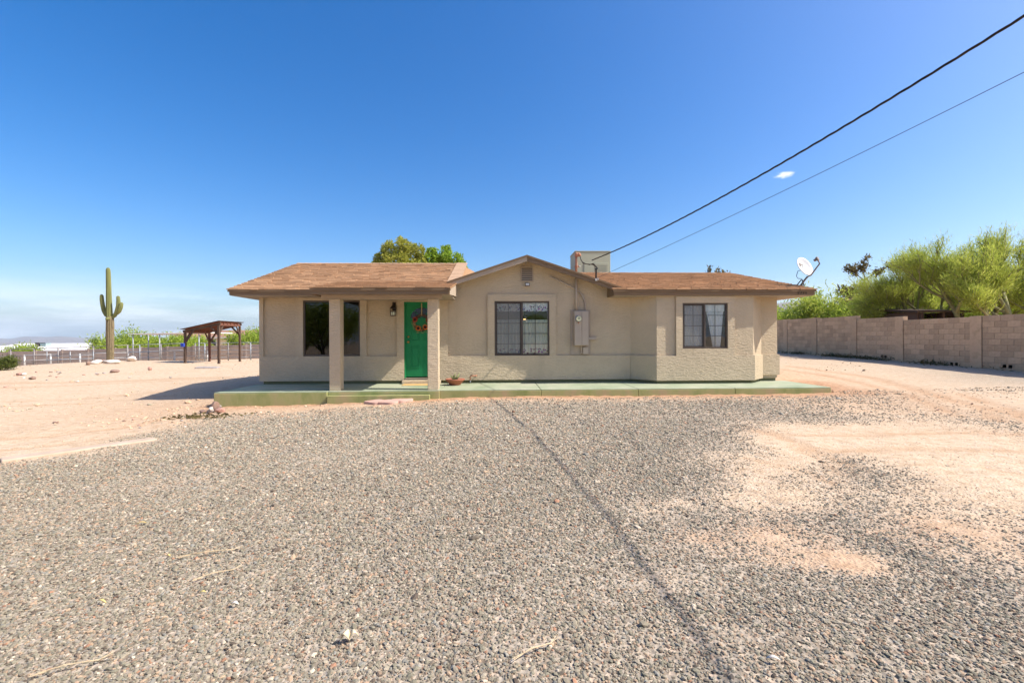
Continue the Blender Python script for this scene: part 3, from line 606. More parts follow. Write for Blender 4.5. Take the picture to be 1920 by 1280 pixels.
# the bay
BF = -.53; BI = [(3.62, 0), (4.15, BF), (6.69, BF), (7.22, 0)]
W3 = (4.81, 6.0, 1.137, 2.315)
sheet([4.15, 6.69, W3[0], W3[1]], [ZB, 2.62, W3[2], W3[3]], lambda x, z: not inr(W3, x, z), BF, BF + .14).build('bay_front_wall', M['stucco'], house)
for a, b in ((BI[0], BI[1]), (BI[2], BI[3])):
    d = (Vector(b) - Vector(a)); nn = Vector((-d.y, d.x)).normalized() * .12
    MB().prism([(*a, ZB), (*b, ZB), (b[0] + nn.x, b[1] + nn.y, ZB), (a[0] + nn.x, a[1] + nn.y, ZB)], (0, 0, 2.62 - ZB)).build('bay_side_wall', M['stucco'], house)
k = PR * math.tan(math.radians(22.5))
OB = [(3.602, -PR), (4.15 - k, BF - PR), (6.69 + k, BF - PR), (7.22 + k, -PR)]
band = MB()
for i, (zlo) in enumerate((ZB, ZB, ZB)):
    a, b, c, d = OB[i], OB[i + 1], BI[i + 1], BI[i]
    if i == 1: continue
    e = .0015; MB().prism([(*a, zlo), (*b, zlo), (c[0] + (e if i == 0 else -e), c[1] - e, zlo), (d[0], d[1] - e, zlo)], (0, 0, ZW - zlo)).build('bay_side_band', M['stucco'], house, bevel=.008)

S3 = (4.642, 6.18, ZW, 2.49)
sheet([4.15 - k, 6.69 + k, S3[0], S3[1], W3[0], W3[1]], [ZB, ZW, S3[3], W3[2], W3[3]], lambda x, z: (z < ZW or inr(S3, x, z)) and not inr(W3, x, z), BF - PR, BF - .0015).build('bay_raised_band', M['stucco'], house, bevel=.008)
sheet([7.2395, XR + .04], [.40, ZW], lambda x, z: True, -PR, -.0005).build('end_wall_band', M['stucco'], house, bevel=.008)
MB().box(XR + .0005, XR + PR, .0005, 7.3, .40, ZW).build('right_side_band', M['stucco'], house, bevel=.008)
MB().box(XL - PR, XL - .0005, .0005, 7.3, ZB, ZW).build('left_side_band', M['stucco'], house, bevel=.008)
MB().box(XL, XL + .16, .16, 7.3, ZB, 2.62).prism([(XL, -.3, 2.62), (XL, 7.1, 2.62), (XL, 3.36, 3.83)], (.16, 0, 0)).build('left_side_wall', M['stucco'], house)
MB().box(XR - .16, XR, .16, 7.3, ZB, 2.62).prism([(XR - .16, -.2, 2.62), (XR - .16, 7.3, 2.62), (XR - .16, 3.73, 3.62)], (.16, 0, 0)).build('right_side_wall', M['stucco'], house)
MB().box(XL + .16, XR - .16, 7.14, 7.3, ZB, 2.62).build('rear_wall', M['stucco'], house)
MB().box(XL + .03, 3.66, .03, .14, SLAB - .1, ZB).box(7.2, XR - .03, .03, .14, SLAB - .1, .36).box(XR - .14, XR - .03, .14, 7.2, 0, .36).box(XL + .03, XL + .14, .14, 7.2, -.3, ZB).build('stem_wall', M['stem'], house)
MB().prism([(3.66, .14, SLAB - .1), (3.66, .03, SLAB - .1), (4.17, BF + .04, SLAB - .1), (6.67, BF + .04, SLAB - .1), (7.18, .03, SLAB - .1), (7.18, .14, SLAB - .1)], (0, 0, ZB - SLAB + .1)).build('bay_stem_wall', M['stem'], house)
MB().box(XL + .16, XR - .16, .16, 7.14, .28, .33).box(XL + .16, XR - .16, .16, 7.14, 2.52, 2.56).prism([(3.8, .16, .28), (4.3, BF + .16, .28), (6.55, BF + .16, .28), (7.05, .16, .28)], (0, 0, .05)).build('interior_shell', M['interior'], house)
MB().box(XL + .16, XR - .16, 4.2, 4.3, .33, 2.52).box(-3.2, -3.1, .16, 4.2, .33, 2.52).box(2.6, 2.7, .16, 4.2, .33, 2.52).build('partition_wall', M['interior'], house)

# roofs
RL = dict(x0=-6.63, x1=-1.2, y0=EY, z0=2.645, p=.3246, yr=3.36); RR = dict(x0=2.98, x1=8.28, y0=EY, z0=2.652, p=.2388, yr=3.73)
PX0, PX1, PY, PZ, PP = -4.1, -1.03, -1.95, 2.548, .173
rl = lambda y: RL['z0'] + RL['p'] * (y - EY); rr_ = lambda y: RR['z0'] + RR['p'] * (y - EY); pr_ = lambda y: PZ + PP * (y - PY)
GA = (.806, 3.575); gs_ = .336
def slab_roof(m, poly, t=.03): m.prism(poly, (0, 0, -t))
d = MB(); slab_roof(d, [(-6.63, EY, rl(EY)), (-1.2, EY, rl(EY)), (-1.2, 3.36, rl(3.36)), (-6.63, 3.36, rl(3.36))])
slab_roof(d, [(-6.63, 3.36, rl(3.36)), (-1.2, 3.36, rl(3.36)), (-1.2, 7.6, rl(3.36) - .3 * 4.24), (-6.63, 7.6, rl(3.36) - .3 * 4.24)])
slab_roof(d, [(-1.2, .6, rl(.6)), (-1.2, 3.36, rl(3.36)), (.3, 3.36, rl(3.36) - .85), (-.5, .6, rl(.6) - .397)])
slab_roof(d, [(-1.2, 3.36, rl(3.36)), (-1.2, 7.6, rl(3.36) - .3 * 4.24), (.3, 7.6, rl(3.36) - 2.1), (.3, 3.36, rl(3.36) - .85)])
roofL = d.build('left_roof', M['shingle'], house)
d = MB(); slab_roof(d, [(2.98, EY, rr_(EY)), (8.28, EY, rr_(EY)), (8.28, 3.73, rr_(3.73)), (.9, 3.73, rr_(3.73)), (.9, .5, rr_(.5)), (2.98, .5, rr_(.5))])
slab_roof(d, [(.9, 3.73, rr_(3.73)), (8.28, 3.73, rr_(3.73)), (8.28, 7.9, rr_(3.73) - .24 * 4.17), (.9, 7.9, rr_(3.73) - .24 * 4.17)])
roofR = d.build('right_roof', M['shingle'], house)
d = MB(); ge = -.42
for sx in (-1, 1):
    xe = -1.27 if sx < 0 else 3.27; ze = GA[1] - gs_ * abs(xe - GA[0])
    slab_roof(d, [(GA[0], ge, GA[1]), (xe, ge, ze), (xe, 6.5, ze), (GA[0], 6.5, GA[1])], .028)
roofG = d.build('gable_roof', M['shingle'], house)
d = MB(); slab_roof(d, [(PX0, PY, pr_(PY)), (PX1, PY, pr_(PY)), (PX1, .35, pr_(.35)), (PX0, .35, pr_(.35))])
roofP = d.build('porch_roof', M['shingle'], house)

def shingles(name, xr, y0, y1, zf, parent, seed, expo=.17):
    """courses of overlapping shingle tabs on a slope; xr(y) gives the covered x range"""
    r = random.Random(seed); m = MB(); tone = []; p = (zf(y1) - zf(y0)) / (y1 - y0); L = math.hypot(1, p); st = expo / L; y = y0 - .02; row = 0
    while y < y1 - .02:
        xa, xb = xr(max(y, y0)); x = xa - r.uniform(0, .3)
        while x < xb:
            w = r.choice((.16, .22, .26, .33)) * r.uniform(.9, 1.1); a, b = max(x, xa), min(x + w - .004, xb); x += w
            if b - a < .03: continue
            j = r.uniform(0, .022) - (.02 if r.random() < .3 else 0); ya, yb_ = y + j, min(y + st * 1.25, y1); lift = .022 + r.uniform(0, .010)
            za, zb = zf(ya) + .006, zf(yb_) + .004; n = len(m.v)
            m.v += [(a, ya, za), (b, ya, za), (a, ya, za + lift), (b, ya, za + lift), (a, yb_, zb + .003), (b, yb_, zb + .003)]
            m.f += [(n, n + 1, n + 3, n + 2), (n + 2, n + 3, n + 5, n + 4), (n, n + 2, n + 4), (n + 1, n + 5, n + 3)]
            tone += [min(1, max(0, r.gauss(.5, .24)))] * 4
        y += st; row += 1
    o = m.build(name, M['shingle'], parent, fix=False); at = o.data.attributes.new('tone', 'FLOAT', 'FACE'); at.data.foreach_set('value', tone); o['kind'] = 'stuff'; return o
shingles('shingle_courses', lambda y: (-6.65, -1.2), EY - .02, 3.36, rl, roofL, 1)
shingles('shingle_courses', lambda y: (2.96 if y < .45 else max(.9, 3.0 - (y - .3) * .9), 8.3), EY - .02, 3.73, rr_, roofR, 2)
shingles('shingle_courses', lambda y: (PX0 - .02, PX1 + .02), PY - .02, .3, pr_, roofP, 3)
def cap_row(p, q, w, parent, n, drop):
    """ridge cap tabs from p to q"""
    p, q = Vector(p), Vector(q)
    for i in range(n):
        a, b = p.lerp(q, i / n), p.lerp(q, (i + 1.25) / n); s_ = (q - p).normalized().cross(Vector((0, 0, 1))).normalized() * w / 2
        dz = Vector((0, 0, drop)); u1, u0 = Vector((0, 0, .030)), Vector((0, 0, .018))
        m = MB(); m.quad(a + u1, b + u0, b + s_ - dz + u0, a + s_ - dz + u1); m.quad(a + u1, a - s_ - dz + u1, b - s_ - dz + u0, b + u0)
        m.quad(a + u1, a + s_ - dz + u1, a + s_ - dz, a - s_ - dz, a - s_ - dz + u1); m.build('ridge_cap', M['shingle_cap'], parent)
cap_row((-6.63, 3.36, rl(3.36)), (-1.2, 3.36, rl(3.36)), .30, roofL, 24, .045)
cap_row((-1.14, -.05, rl(-.05) + .012), (-1.14, 3.36, rl(3.36) + .012), .36, roofL, 15, .0)
cap_row((8.28, 3.73, rr_(3.73)), (1.0, 3.73, rr_(3.73)), .30, roofR, 32, .035)
d = MB()
# fascia boards with the small drip trim above, soffits
fb = MB().box(-6.60, -4.05, EY + .002, EY + .032, SOF, 2.625); fb.build('fascia', M['fascia'], house, bevel=.004)
MB().box(-6.63, -4.05, EY - .022, EY + .002, 2.59, 2.632).build('drip_trim', M['fascia'], house)
MB().box(3.0, 8.25, EY + .002, EY + .032, SOF, 2.63).build('fascia', M['fascia'], house, bevel=.004)
MB().box(2.985, 8.28, EY - .022, EY + .002, 2.597, 2.638).build('drip_trim', M['fascia'], house)
MB().prism([(2.99, EY + .033, SOF), (2.99, .0, SOF), (2.99, .0, rr_(0) - .035), (2.99, EY + .033, 2.61)], (.03, 0, 0)).build('fascia_return', M['fascia'], house)
for xe, (zf, ye) in ((8.235, (rr_, 7.8)), (-6.60, (rl, 7.5))):
    yr = 3.73 if xe > 0 else 3.36
    MB().prism([(xe, EY + .034, zf(EY) - .14), (xe, yr, zf(yr) - .15), (xe, yr, zf(yr) - .032), (xe, EY + .034, zf(EY) - .032)], (.028, 0, 0)).build('rake_board', M['fascia'], house)
MB().box(-6.57, -4.0, EY + .034, .0, SOF - .012, SOF).build('soffit', M['soffit'], house)
MB().box(3.03, 8.23, EY + .034, .0, SOF - .012, SOF).build('soffit', M['soffit'], house)
MB().box(XR + .001, 8.23, .001, 7.2, SOF - .012, SOF).build('soffit', M['soffit'], house)
MB().box(-6.57, XL - .001, .001, 7.2, SOF - .012, SOF).build('soffit', M['soffit'], house)
# gable rakes
for sx in (-1, 1):
    xe = -1.265 if sx < 0 else 3.265; ze = GA[1] - gs_ * abs(xe - GA[0])
    MB().prism([(GA[0], ge + .02, GA[1] - .03), (xe, ge + .02, ze - .03), (xe - sx * .10, ge + .02, ze - .03 - .085), (GA[0], ge + .02, GA[1] - .165)], (0, .035, 0)).build('rake_fascia', M['fascia'] if sx > 0 else M['trim'], house)
    MB().prism([(GA[0], ge - .004, GA[1] - .002), (xe, ge - .004, ze - .002), (xe, ge - .004, ze - .045), (GA[0], ge - .004, GA[1] - .045)], (0, .022, 0)).build('rake_trim', M['fascia'], house)
    MB().prism([(GA[0], ge + .056, GA[1] - .033), (xe, ge + .056, ze - .033), (xe, ge + .056, ze - .048), (GA[0], ge + .056, GA[1] - .048)], (0, -ge - .058, 0)).build('rake_soffit', M['soffit'], house)
MB().box(GA[0] - .03, GA[0] + .03, ge + .06, -.002, GA[1] - .15, GA[1] - .05).build('ridge_board_end', M['trim'], house)
# porch
MB().box(PX0, PX1, PY + .002, PY + .034, 2.405, 2.515).build('porch_fascia', M['fascia'], house, bevel=.004)
MB().box(PX0 - .01, PX1 + .02, PY - .022, PY + .002, 2.49, 2.536).build('porch_drip_trim', M['fascia'], house)
MB().prism([(PX1 - .03, PY + .036, 2.405), (PX1 - .03, -.06, 2.405 + .12), (PX1 - .03, -.06, pr_(-.06) - .033), (PX1 - .03, PY + .036, 2.513)], (.03, 0, 0)).build('porch_fascia_return', M['trim'], house)
MB().prism([(PX0, PY + .036, 2.405), (PX0, -.3, 2.405), (PX0, -.3, pr_(-.3) - .032), (PX0, PY + .036, 2.513)], (.03, 0, 0)).build('porch_fascia_return', M['fascia'], house)
MB().box(PX0 + .03, PX1 - .03, PY + .036, -.048, 2.43, 2.445).build('porch_ceiling', M['soffit'], house)
MB().box(-4.0, -1.26, -1.60, -1.42, 2.335, 2.428).build('porch_beam', M['trim'], house, bevel=.006)
for x in (-3.69, -1.455):
    y = -1.49
    MB().box(x - .125, x + .125, y - .125, y + .125, SLAB + .002, 2.334).build('porch_post', M['stucco'], house, bevel=.012)

# windows: frame > panes, muntins, screen
def window(x0, x1, z0, z1, y, label, mid=None, glass='glass', rows=(), scr=True, cols=True, grid='bronze'):
    f = .042; m = MB()
    m.box(x0, x1, y, y + .06, z1 - f, z1).box(x0, x1, y, y + .06, z0, z0 + f).box(x0, x0 + f, y, y + .06, z0 + f, z1 - f).box(x1 - f, x1, y, y + .06, z0 + f, z1 - f)
    xm = mid if mid else (x0 + x1) / 2
    m.box(xm - .026, xm + .026, y - .008, y + .05, z0 + f, z1 - f)
    o = m.build('window', M['bronze'], house, bevel=.004); o['label'] = label
    for a, b in ((x0 + f, xm - .026), (xm + .026, x1 - f)):
        p = MB().box(a, b, y + .026, y + .031, z0 + f, z1 - f).build('pane', M[glass], o)
        for r in rows:
            z = z0 + f + (z1 - z0 - 2 * f) * r; MB().box(a, b, y + .034, y + .044, z - .007, z + .007).build('muntin', M[grid], o)
        if cols:
            c = (a + b) / 2; MB().box(c - .007, c + .007, y + .0345, y + .0435, z0 + f, z1 - f).build('muntin', M[grid], o)
    if scr:
        a, b = x0 + f, xm - .027
        fm = MB().box(a, a + .022, y + .006, y + .02, z0 + f, z1 - f).box(b - .022, b, y + .006, y + .02, z0 + f, z1 - f).box(a + .022, b - .022, y + .006, y + .02, z1 - f - .022, z1 - f).box(a + .022, b - .022, y + .006, y + .02, z0 + f, z0 + f + .022)
        fm.build('screen_frame', M['darkmetal'], o); MB().box(a + .022, b - .022, y + .012, y + .014, z0 + f + .022, z1 - f - .022).build('screen', M['screen'], o)
    return o
window(*W1[:2], *W1[2:], -.012, 'dark porch window behind the left post', glass='glassdark', rows=(.2,), scr=False)
window(*W2[:2], *W2[2:], -.015, 'kitchen window with flowered curtains under the gable', mid=.69, rows=(.2, .4, .6))
window(*W3[:2], *W3[2:], BF - .012, 'bay window with tied-back white curtains', mid=5.40, rows=(.26, .5, .75))

# front door
D0, D1, DZ0, DZ1 = DR[0] + .03, DR[1] - .03, DR[2] + .035, DR[3] - .03
MB().box(DR[0], D0, -.03, .10, DR[2], DR[3]).box(D1, DR[1], -.03, .10, DR[2], DR[3]).box(D0, D1, -.03, .10, DZ1, DR[3]).build('door_frame', M['door'], house, bevel=.004)
dr = MB().box(D0, D1, .03, .075, DZ0, DZ1).build('front_door', M['door'], house); dr['label'] = 'green panelled front door with arched light'
xc = (D0 + D1) / 2
def ringbox(x0, x1, z0, z1, y, w=.02, t=.012):
    return MB().box(x0, x1, y - t, y, z0, z0 + w).box(x0, x1, y - t, y, z1 - w, z1).box(x0, x0 + w, y - t, y, z0 + w, z1 - w).box(x1 - w, x1, y - t, y, z0 + w, z1 - w)
for x0, x1 in ((D0 + .13, xc - .06), (xc + .06, D1 - .13)):
    for z0, z1 in ((DZ0 + .24, DZ0 + .82), (DZ0 + .95, DZ0 + 1.22)):
        ringbox(x0, x1, z0, z1, .0302).build('panel_moulding', M['door'], dr, bevel=.004); MB().box(x0 + .05, x1 - .05, .022, .0301, z0 + .05, z1 - .05).build('door_panel', M['door'], dr, bevel=.005)
zc = DZ0 + 1.55; R0, R1 = .30, .335
arc = lambda R: [(xc + R * math.cos(math.pi * i / 20), zc + R * math.sin(math.pi * i / 20) * .95) for i in range(21)]
MB().prism([(x, .026, z) for x, z in arc(R0)], (0, .004, 0)).build('arched_light', M['glassdark'], dr)
MB().prism([(x, .0275, z) for x, z in arc(R0)], (0, .0018, 0)).build('light_backing', M['darkglass_in'], dr)
m = MB(); A0, A1 = arc(R0), arc(R1)
for i in range(20): m.prism([(A0[i][0], .012, A0[i][1]), (A0[i + 1][0], .012, A0[i + 1][1]), (A1[i + 1][0], .012, A1[i + 1][1]), (A1[i][0], .012, A1[i][1])], (0, .0178, 0))
m.box(xc - R1, xc + R1, .012, .0298, zc - .035, zc); m.build('light_moulding', M['door'], dr)
for i in (1, 2, 3):
    g = math.pi * i / 4; MB().bar((xc, .022, zc), (xc + R0 * math.cos(g), .022, zc + R0 * math.sin(g) * .95), .012, .008, (0, 1, 0)).build('light_bar', M['door'], dr)
for z, r, nm in ((DZ0 + .92, .032, 'door_knob'), (DZ0 + 1.06, .026, 'deadbolt')):
    o = MB().lathe([(r, 0), (r * 1.1, .008), (r * .5, .016), (r * .45, .035), (r, .05), (r * .9, .072), (r * .4, .08)] if nm == 'door_knob' else [(r, 0), (r, .012), (r * .8, .02)], 16).build(nm, M['doordark'], dr, True)
    o.rotation_euler = (math.pi / 2, 0, 0); o.location = (D0 + .07, .03, z)
MB().box(DR[0] + .001, DR[1] - .001, -.06, .03, DR[2] - .035, DR[2] - .002).build('threshold', M['dishgrey'], house, bevel=.005)
MB().box(DR[0] - .02, DR[1] + .05, -.26, -.0475, SLAB + .002, DR[2] - .045).build('door_step', M['stucco'], house, bevel=.01)

# gable vent
gv = MB(); x0, x1, z0, z1 = .66, 1.0, 2.93, 3.345
gv.box(x0, x1, -.03, -.0005, z1 - .035, z1).box(x0, x1, -.03, -.0005, z0, z0 + .035).box(x0, x0 + .03, -.03, -.0005, z0 + .035, z1 - .035).box(x1 - .03, x1, -.03, -.0005, z0 + .035, z1 - .035)
gvo = gv.build('gable_vent', M['trim'], house, bevel=.004)
MB().box(x0 + .03, x1 - .03, -.004, -.0006, z0 + .035, z1 - .035).build('vent_backing', M['darkglass_in'], gvo)
for i in range(6):
    z = z0 + .05 + i * .058; MB().prism([(x0 + .031, -.028, z), (x0 + .031, -.006, z + .035), (x0 + .031, -.006, z + .047), (x0 + .031, -.028, z + .012)], (x1 - x0 - .062, 0, 0)).build('slat', M['trim'], gvo)

# slabs (setting)
def slab(name, label, poly, z1, z0, seed):
    m = MB(); m.prism([(x, y, z0) for x, y in poly], (0, 0, z1 - z0 - .018)); o = m.build(name, M['slabside'], None, bevel=.012); o.matrix_world = HM
    tag(o, label, kind='structure')
    cx = sum(p[0] for p in poly) / len(poly); cy = sum(p[1] for p in poly) / len(poly)
    t = MB(); q = lambda s_, z: [(cx + (x - cx) * (1 + s_ / abs(x - cx)), cy + (y - cy) * (1 + s_ / abs(y - cy)), z) for x, y in poly]
    t.prism(q(-.004, z1 - .0178), (0, 0, .0178)); t.build('slab_top', M['slabtop'], o, bevel=.006); return o
slab('patio_slab', 'raised green concrete patio at the left end of the house', [(-6.27, -1.83), (-3.80, -1.80), (-3.80, .02), (-6.27, .02)], SLAB, -.4, 1)
slab('porch_step', 'stepped green concrete porch slab between the two posts', [(-3.796, -1.76), (-1.30, -1.70), (-1.30, .02), (-3.796, .02)], SLAB, -.3, 2)
MBs = MB().box(-3.78, -1.50, -1.86, -1.765, -.3, SLAB - .085).build('porch_step_ledge', M['slabside'], None, bevel=.01); MBs.matrix_world = HM; tag(MBs, 'low green concrete ledge below the porch edge', kind='structure')
for i, (x0, x1) in enumerate(((-1.296, 1.03), (1.036, 3.30), (3.306, 5.60), (5.606, 7.92))):
    slab('walkway_slab', 'green concrete walkway slab ' + ('with the aloe pot on it', 'below the electric panel', 'below the bay window', 'at the right end of the house')[i], [(x0, -1.66), (x1, -1.66), (x1, .10), (x0, .10)], SLAB, -.3, 3 + i)

# ---------------------------------------------------------------- curtains and a lamp inside the windows
def drape(name, label, x0, x1, z0, z1, y, material, folds, amp, shape=None):
    """hanging cloth with folds; shape(t) -> (left, right) fractions at height t (0 bottom, 1 top)"""
    m = MB(); nx, nzc = int(folds * 8), 14
    for j in range(nzc + 1):
        t = j / nzc; a, b = shape(t) if shape else (0, 1)
        for i in range(nx + 1):
            s_ = i / nx; x = x0 + (x1 - x0) * (a + (b - a) * s_)
            m.v.append((x, math.sin(s_ * folds * 6.283 + .5 * math.sin(s_ * 17)) * amp * (1.1 - .35 * t), (z1 - z0) * t))
    for j in range(nzc):
        for i in range(nx): a = j * (nx + 1) + i; m.f.append((a, a + 1, a + nx + 2, a + nx + 1))
    o = m.build(name, material, smooth=True, fix=False); o.matrix_world = HM @ Matrix.Translation((0, y, z0))
    sm = o.modifiers.new('thick', 'SOLIDIFY'); sm.thickness = .003
    return tag(o, label, 'curtain')
drape('window_curtain', 'plaid cafe curtain in the left half of the kitchen window', -.02, .66, 1.0, 1.92, .07, M['plaid'], 7, .018)
drape('window_curtain', 'plaid cafe curtain in the right half of the kitchen window', .72, 1.40, 1.0, 1.92, .07, M['plaid'], 7, .018)
drape('window_valance', 'flowered valance across the top of the left kitchen sash', -.02, .66, 2.14, 2.37, .06, M['flower'], 8, .014)
drape('window_valance', 'flowered valance across the top of the right kitchen sash', .72, 1.40, 2.14, 2.37, .06, M['flower'], 8, .014)
tie = lambda t: (0.0 + .42 * max(0, 1 - abs(t - .0) * 1.1), .98 - .30 * (1 - t)) if t < 1 else (0, 1)
drape('window_curtain', 'sheer white curtain filling the left half of the bay window', 4.86, 5.36, 1.20, 2.29, BF + .08, M['lace'], 6, .016)
drape('window_curtain', 'white lace curtain tied back in the right half of the bay window', 5.47, 5.95, 1.16, 2.12, BF + .085, M['lace'], 5, .02, lambda t: (.02 + .38 * (1 - t) ** .8, .98 - .18 * (1 - t)))
drape('window_valance', 'white scalloped valance above the tied-back bay curtain', 5.45, 5.96, 2.10, 2.30, BF + .06, M['lace'], 4, .015)
pl = Hthing('pendant_lamp', 'small lit pendant lamp glimpsed inside the kitchen window', 'lamp', .86, 1.6, 2.05)
MB().lathe([(.02, .08), (.10, .02), (.13, -.05), (.125, -.05), (.02, .07)], 16).build('lamp_shade', M['dishgrey'], pl, True); MB().lathe([(.005, -.02), (.035, -.05), (.03, -.09), (.005, -.10)], 12).build('light_bulb', M['bulb'], pl, True)
MB().tube([(0, 0, .08), (0, 0, .46)], .006, 6).build('lamp_cord', M['black'], pl)

# ---------------------------------------------------------------- things fixed to the house
t = Hthing('electric_panel', 'beige electric meter panel with round glass meter on the gable wall', 'meter', 2.26, -.002, 1.2)
MB().box(-.27, .27, -.02, 0, -.22, .97).build('backboard', M['trim'], t, bevel=.004)
MB().box(-.185, .19, -.16, -.0205, .02, .94).build('cabinet', M['steel'], t, bevel=.008)
MB().box(-.18, .005, -.172, -.1605, .03, .925).build('meter_cover', M['steel'], t, bevel=.004); MB().box(.013, .185, -.172, -.1605, .03, .925).build('breaker_door', M['steel'], t, bevel=.004)
mt = MB().lathe([(.088, 0), (.088, .02), (.078, .022), (.078, .075), (.06, .10), (.0, .105)], 24).build('meter', M['galv'], t, True); mt.rotation_euler = (math.pi / 2, 0, 0); mt.location = (-.085, -.1725, .73)
mf = MB().lathe([(.07, .0), (.07, .003)], 24).build('meter_face', mottled('meter_dial', [(.52, .50, .30), (.58, .56, .36)], 9, .3), mt); mf.location = (0, 0, .1052)
mh = MB().box(-.02, .02, -.008, .012, .1085, .1105).build('meter_register', M['black'], mt)
MB().tube([(-.085, -.2, .645), (-.085, -.2, .60)], .015, 8).build('meter_seal', M['rust'], t)
MB().box(.055, .20, -.075, -.0205, -.21, -.03).build('junction_box', M['steel'], t, bevel=.006); MB().box(.20, .42, -.07, -.001, .17, .245).build('side_box', M['steel'], t, bevel=.006)
MB().tube([(.02, -.05, .02), (.02, -.05, -.18), (.06, -.05, -.19)], .018, 8).build('conduit', M['steel'], t)

t = Hthing('wall_conduit', 'beige conduit bending down the gable wall into the meter panel', 'pipe', 1.5, -.035, 2.1)
cpts = [HP(1033, 519, -.035), (HP(1060, 532, -.035)), HP(1080, 542, -.035), HP(1090, 551, -.035), HP(1096, 562, -.035), HP(1098, 574, -.035), HP(1098.5, 588, -.035)]
MB().tube([(a - 1.5, 0, b - 2.1) for a, b in cpts], .021, 10).build('conduit', M['steel'], t, True)
MB().lathe([(.03, 0), (.03, .06)], 12, (cpts[0][0] - 1.5, 0, cpts[0][1] - 2.13)).build('conduit_fitting', M['steel'], t)

mx0 = 2.145
t = Hthing('service_mast', 'rusty service mast rising through the gable roof beside the cooler', 'mast', mx0, -.075, 2.1)
MB().tube([(0, 0, -.0), (0, 0, .985)], .032, 12).build('lower_riser', M['steel'], t, True)
MB().tube([(0, 0, .99), (0, 0, 1.50)], .030, 12).build('mast_pipe', M['rust'], t, True)
MB().lathe([(.03, 1.48), (.055, 1.5), (.055, 1.56), (.03, 1.60)], 12, (.01, 0, 0)).tube([(.0, 0, 1.55), (.07, -.01, 1.55), (.10, -.01, 1.50)], [.045, .05, .045], 10).build('weatherhead', M['rust'], t, True)
MB().lathe([(.042, 1.20), (.042, 1.25)], 12).bar((0, 0, 1.225), (.08, -.02, 1.225), .03, .03).build('mast_clamp', M['rust'], t); MB().lathe([(.018, 0), (.024, .015), (.018, .03)], 10, (.085, -.02, 1.215)).build('insulator', M['white'], t)
for k_ in range(3):
    o_ = .02 * k_; MB().tube([(.10, -.02, 1.50), (.11, -.05 - o_, 1.42 - o_), (.16, -.08 - o_, 1.33 - o_), (.25, -.10, 1.28), (.33, -.12 - o_, 1.27 - o_ * .6), (.42, -.15, 1.25 + o_), (.52, -.16, 1.17 + o_ * .3), (.54, -.16, 1.14)], .010, 6).build('lead_wire', M['wire'], t, True)
MB().tube([(.50, -.16, 1.14), (.50, -.12, .84)], .022, 8).tube([(.50, -.16, 1.12), (.50, -.16, 1.16)], .03, 8).build('lead_stub', M['black'], t)

# overhead wires to a pole behind the viewer
def wire(name, label, samples, d0, d1, r, material, tip):
    pts_ = []; a0, a1 = WP(*samples[0], d0), WP(*samples[-1], d1); e = (a1 - a0).xy
    for px, py in samples:
        a, b = ray(px, py)            # where the pixel's ray crosses the upright plane the wire hangs in
        tt = (a0.x * e.y - a0.y * e.x) / (a * e.y - e.x); pts_.append(Vector((a * tt, tt, C + b * tt)))
    s0 = [0.0]
    for p, q in zip(pts_[:-1], pts_[1:]): s0.append(s0[-1] + (q - p).xy.length)
    co = np.polyfit(s0, [p.z for p in pts_], 2); L = s0[-1]; u = e.normalized(); out = []
    for s_ in np.linspace(0, L + tip, 60): out.append(Vector((a0.x + u.x * s_, a0.y + u.y * s_, np.polyval(co, s_))))
    o = MB().tube(out, r, 8).build(name, material, smooth=True); return tag(o, label, 'wire'), out
mw, path = wire('power_line', 'thick black twisted power line running up to the right', [(1110, 488), (1250, 423), (1380, 355), (1510, 280.5), (1700, 169), (1920, 28)], 11.95, 4.15, .0085, M['wire'], 19.0)
fam = [p.copy() for p in path]; tw = MB()
for ph in (0, 2.09, 4.19):
    q_ = []
    for a, b in zip(fam[:-1], fam[1:]):
        n_ = 10
        for i in range(n_):
            p = a.lerp(b, i / n_); s_ = (p - fam[0]).length * 6.283 / .62 + ph; q_.append(p + Vector((math.cos(s_), 0, math.sin(s_))) * .0085)
    tw.tube(q_, .0068, 5)
old = mw.data; o2 = tw.build('power_line_strands', M['wire'], smooth=True); mw.data = o2.data; bpy.data.objects.remove(o2)
pend = path[-1]
tw_, path2 = wire('phone_line', 'thin dark phone line below the power line', [(1118, 522), (1145, 509), (1400, 391), (1660, 266), (1920, 135)], 11.70, 5.2, .0045, M['blueline'], 17.0)
hk = Hthing('line_hook', 'small white hook on the right rake of the gable', 'hook', 2.60, ge - .005, 2.93)
MB().tube([(0, 0, 0), (0, -.05, .0), (.03, -.07, .03), (.05, -.07, .0), (.02, -.06, -.03)], .009, 6).build('hook_wire', M['white'], hk, True); MB().box(-.025, .025, -.008, 0, -.03, .03).build('hook_plate', M['white'], hk)

# roof-top cooler
t = Hthing('rooftop_cooler', 'olive green air conditioning cabinet on the roof behind the gable', 'air conditioner', 3.57, 4.2, 3.4)
MB().box(-.70, .58, 0, 1.1, .0, 1.14).build('cabinet', M['acgreen'], t, bevel=.012)
MB().box(-.715, .595, -.015, 1.115, 1.141, 1.17).build('top_cover', M['acgreen'], t, bevel=.006)
MB().box(-.38, -.015, -.016, -.0005, .05, .74).build('access_panel', M['acgreen'], t, bevel=.006); MB().box(.005, .50, -.016, -.0005, .05, .74).build('access_panel', M['acgreen'], t, bevel=.006)
m = MB()
for i in range(9): m.box(.03, .47, -.024, -.0165, .10 + i * .068, .125 + i * .068)
m.build('louvre', M['acgreen'], t)

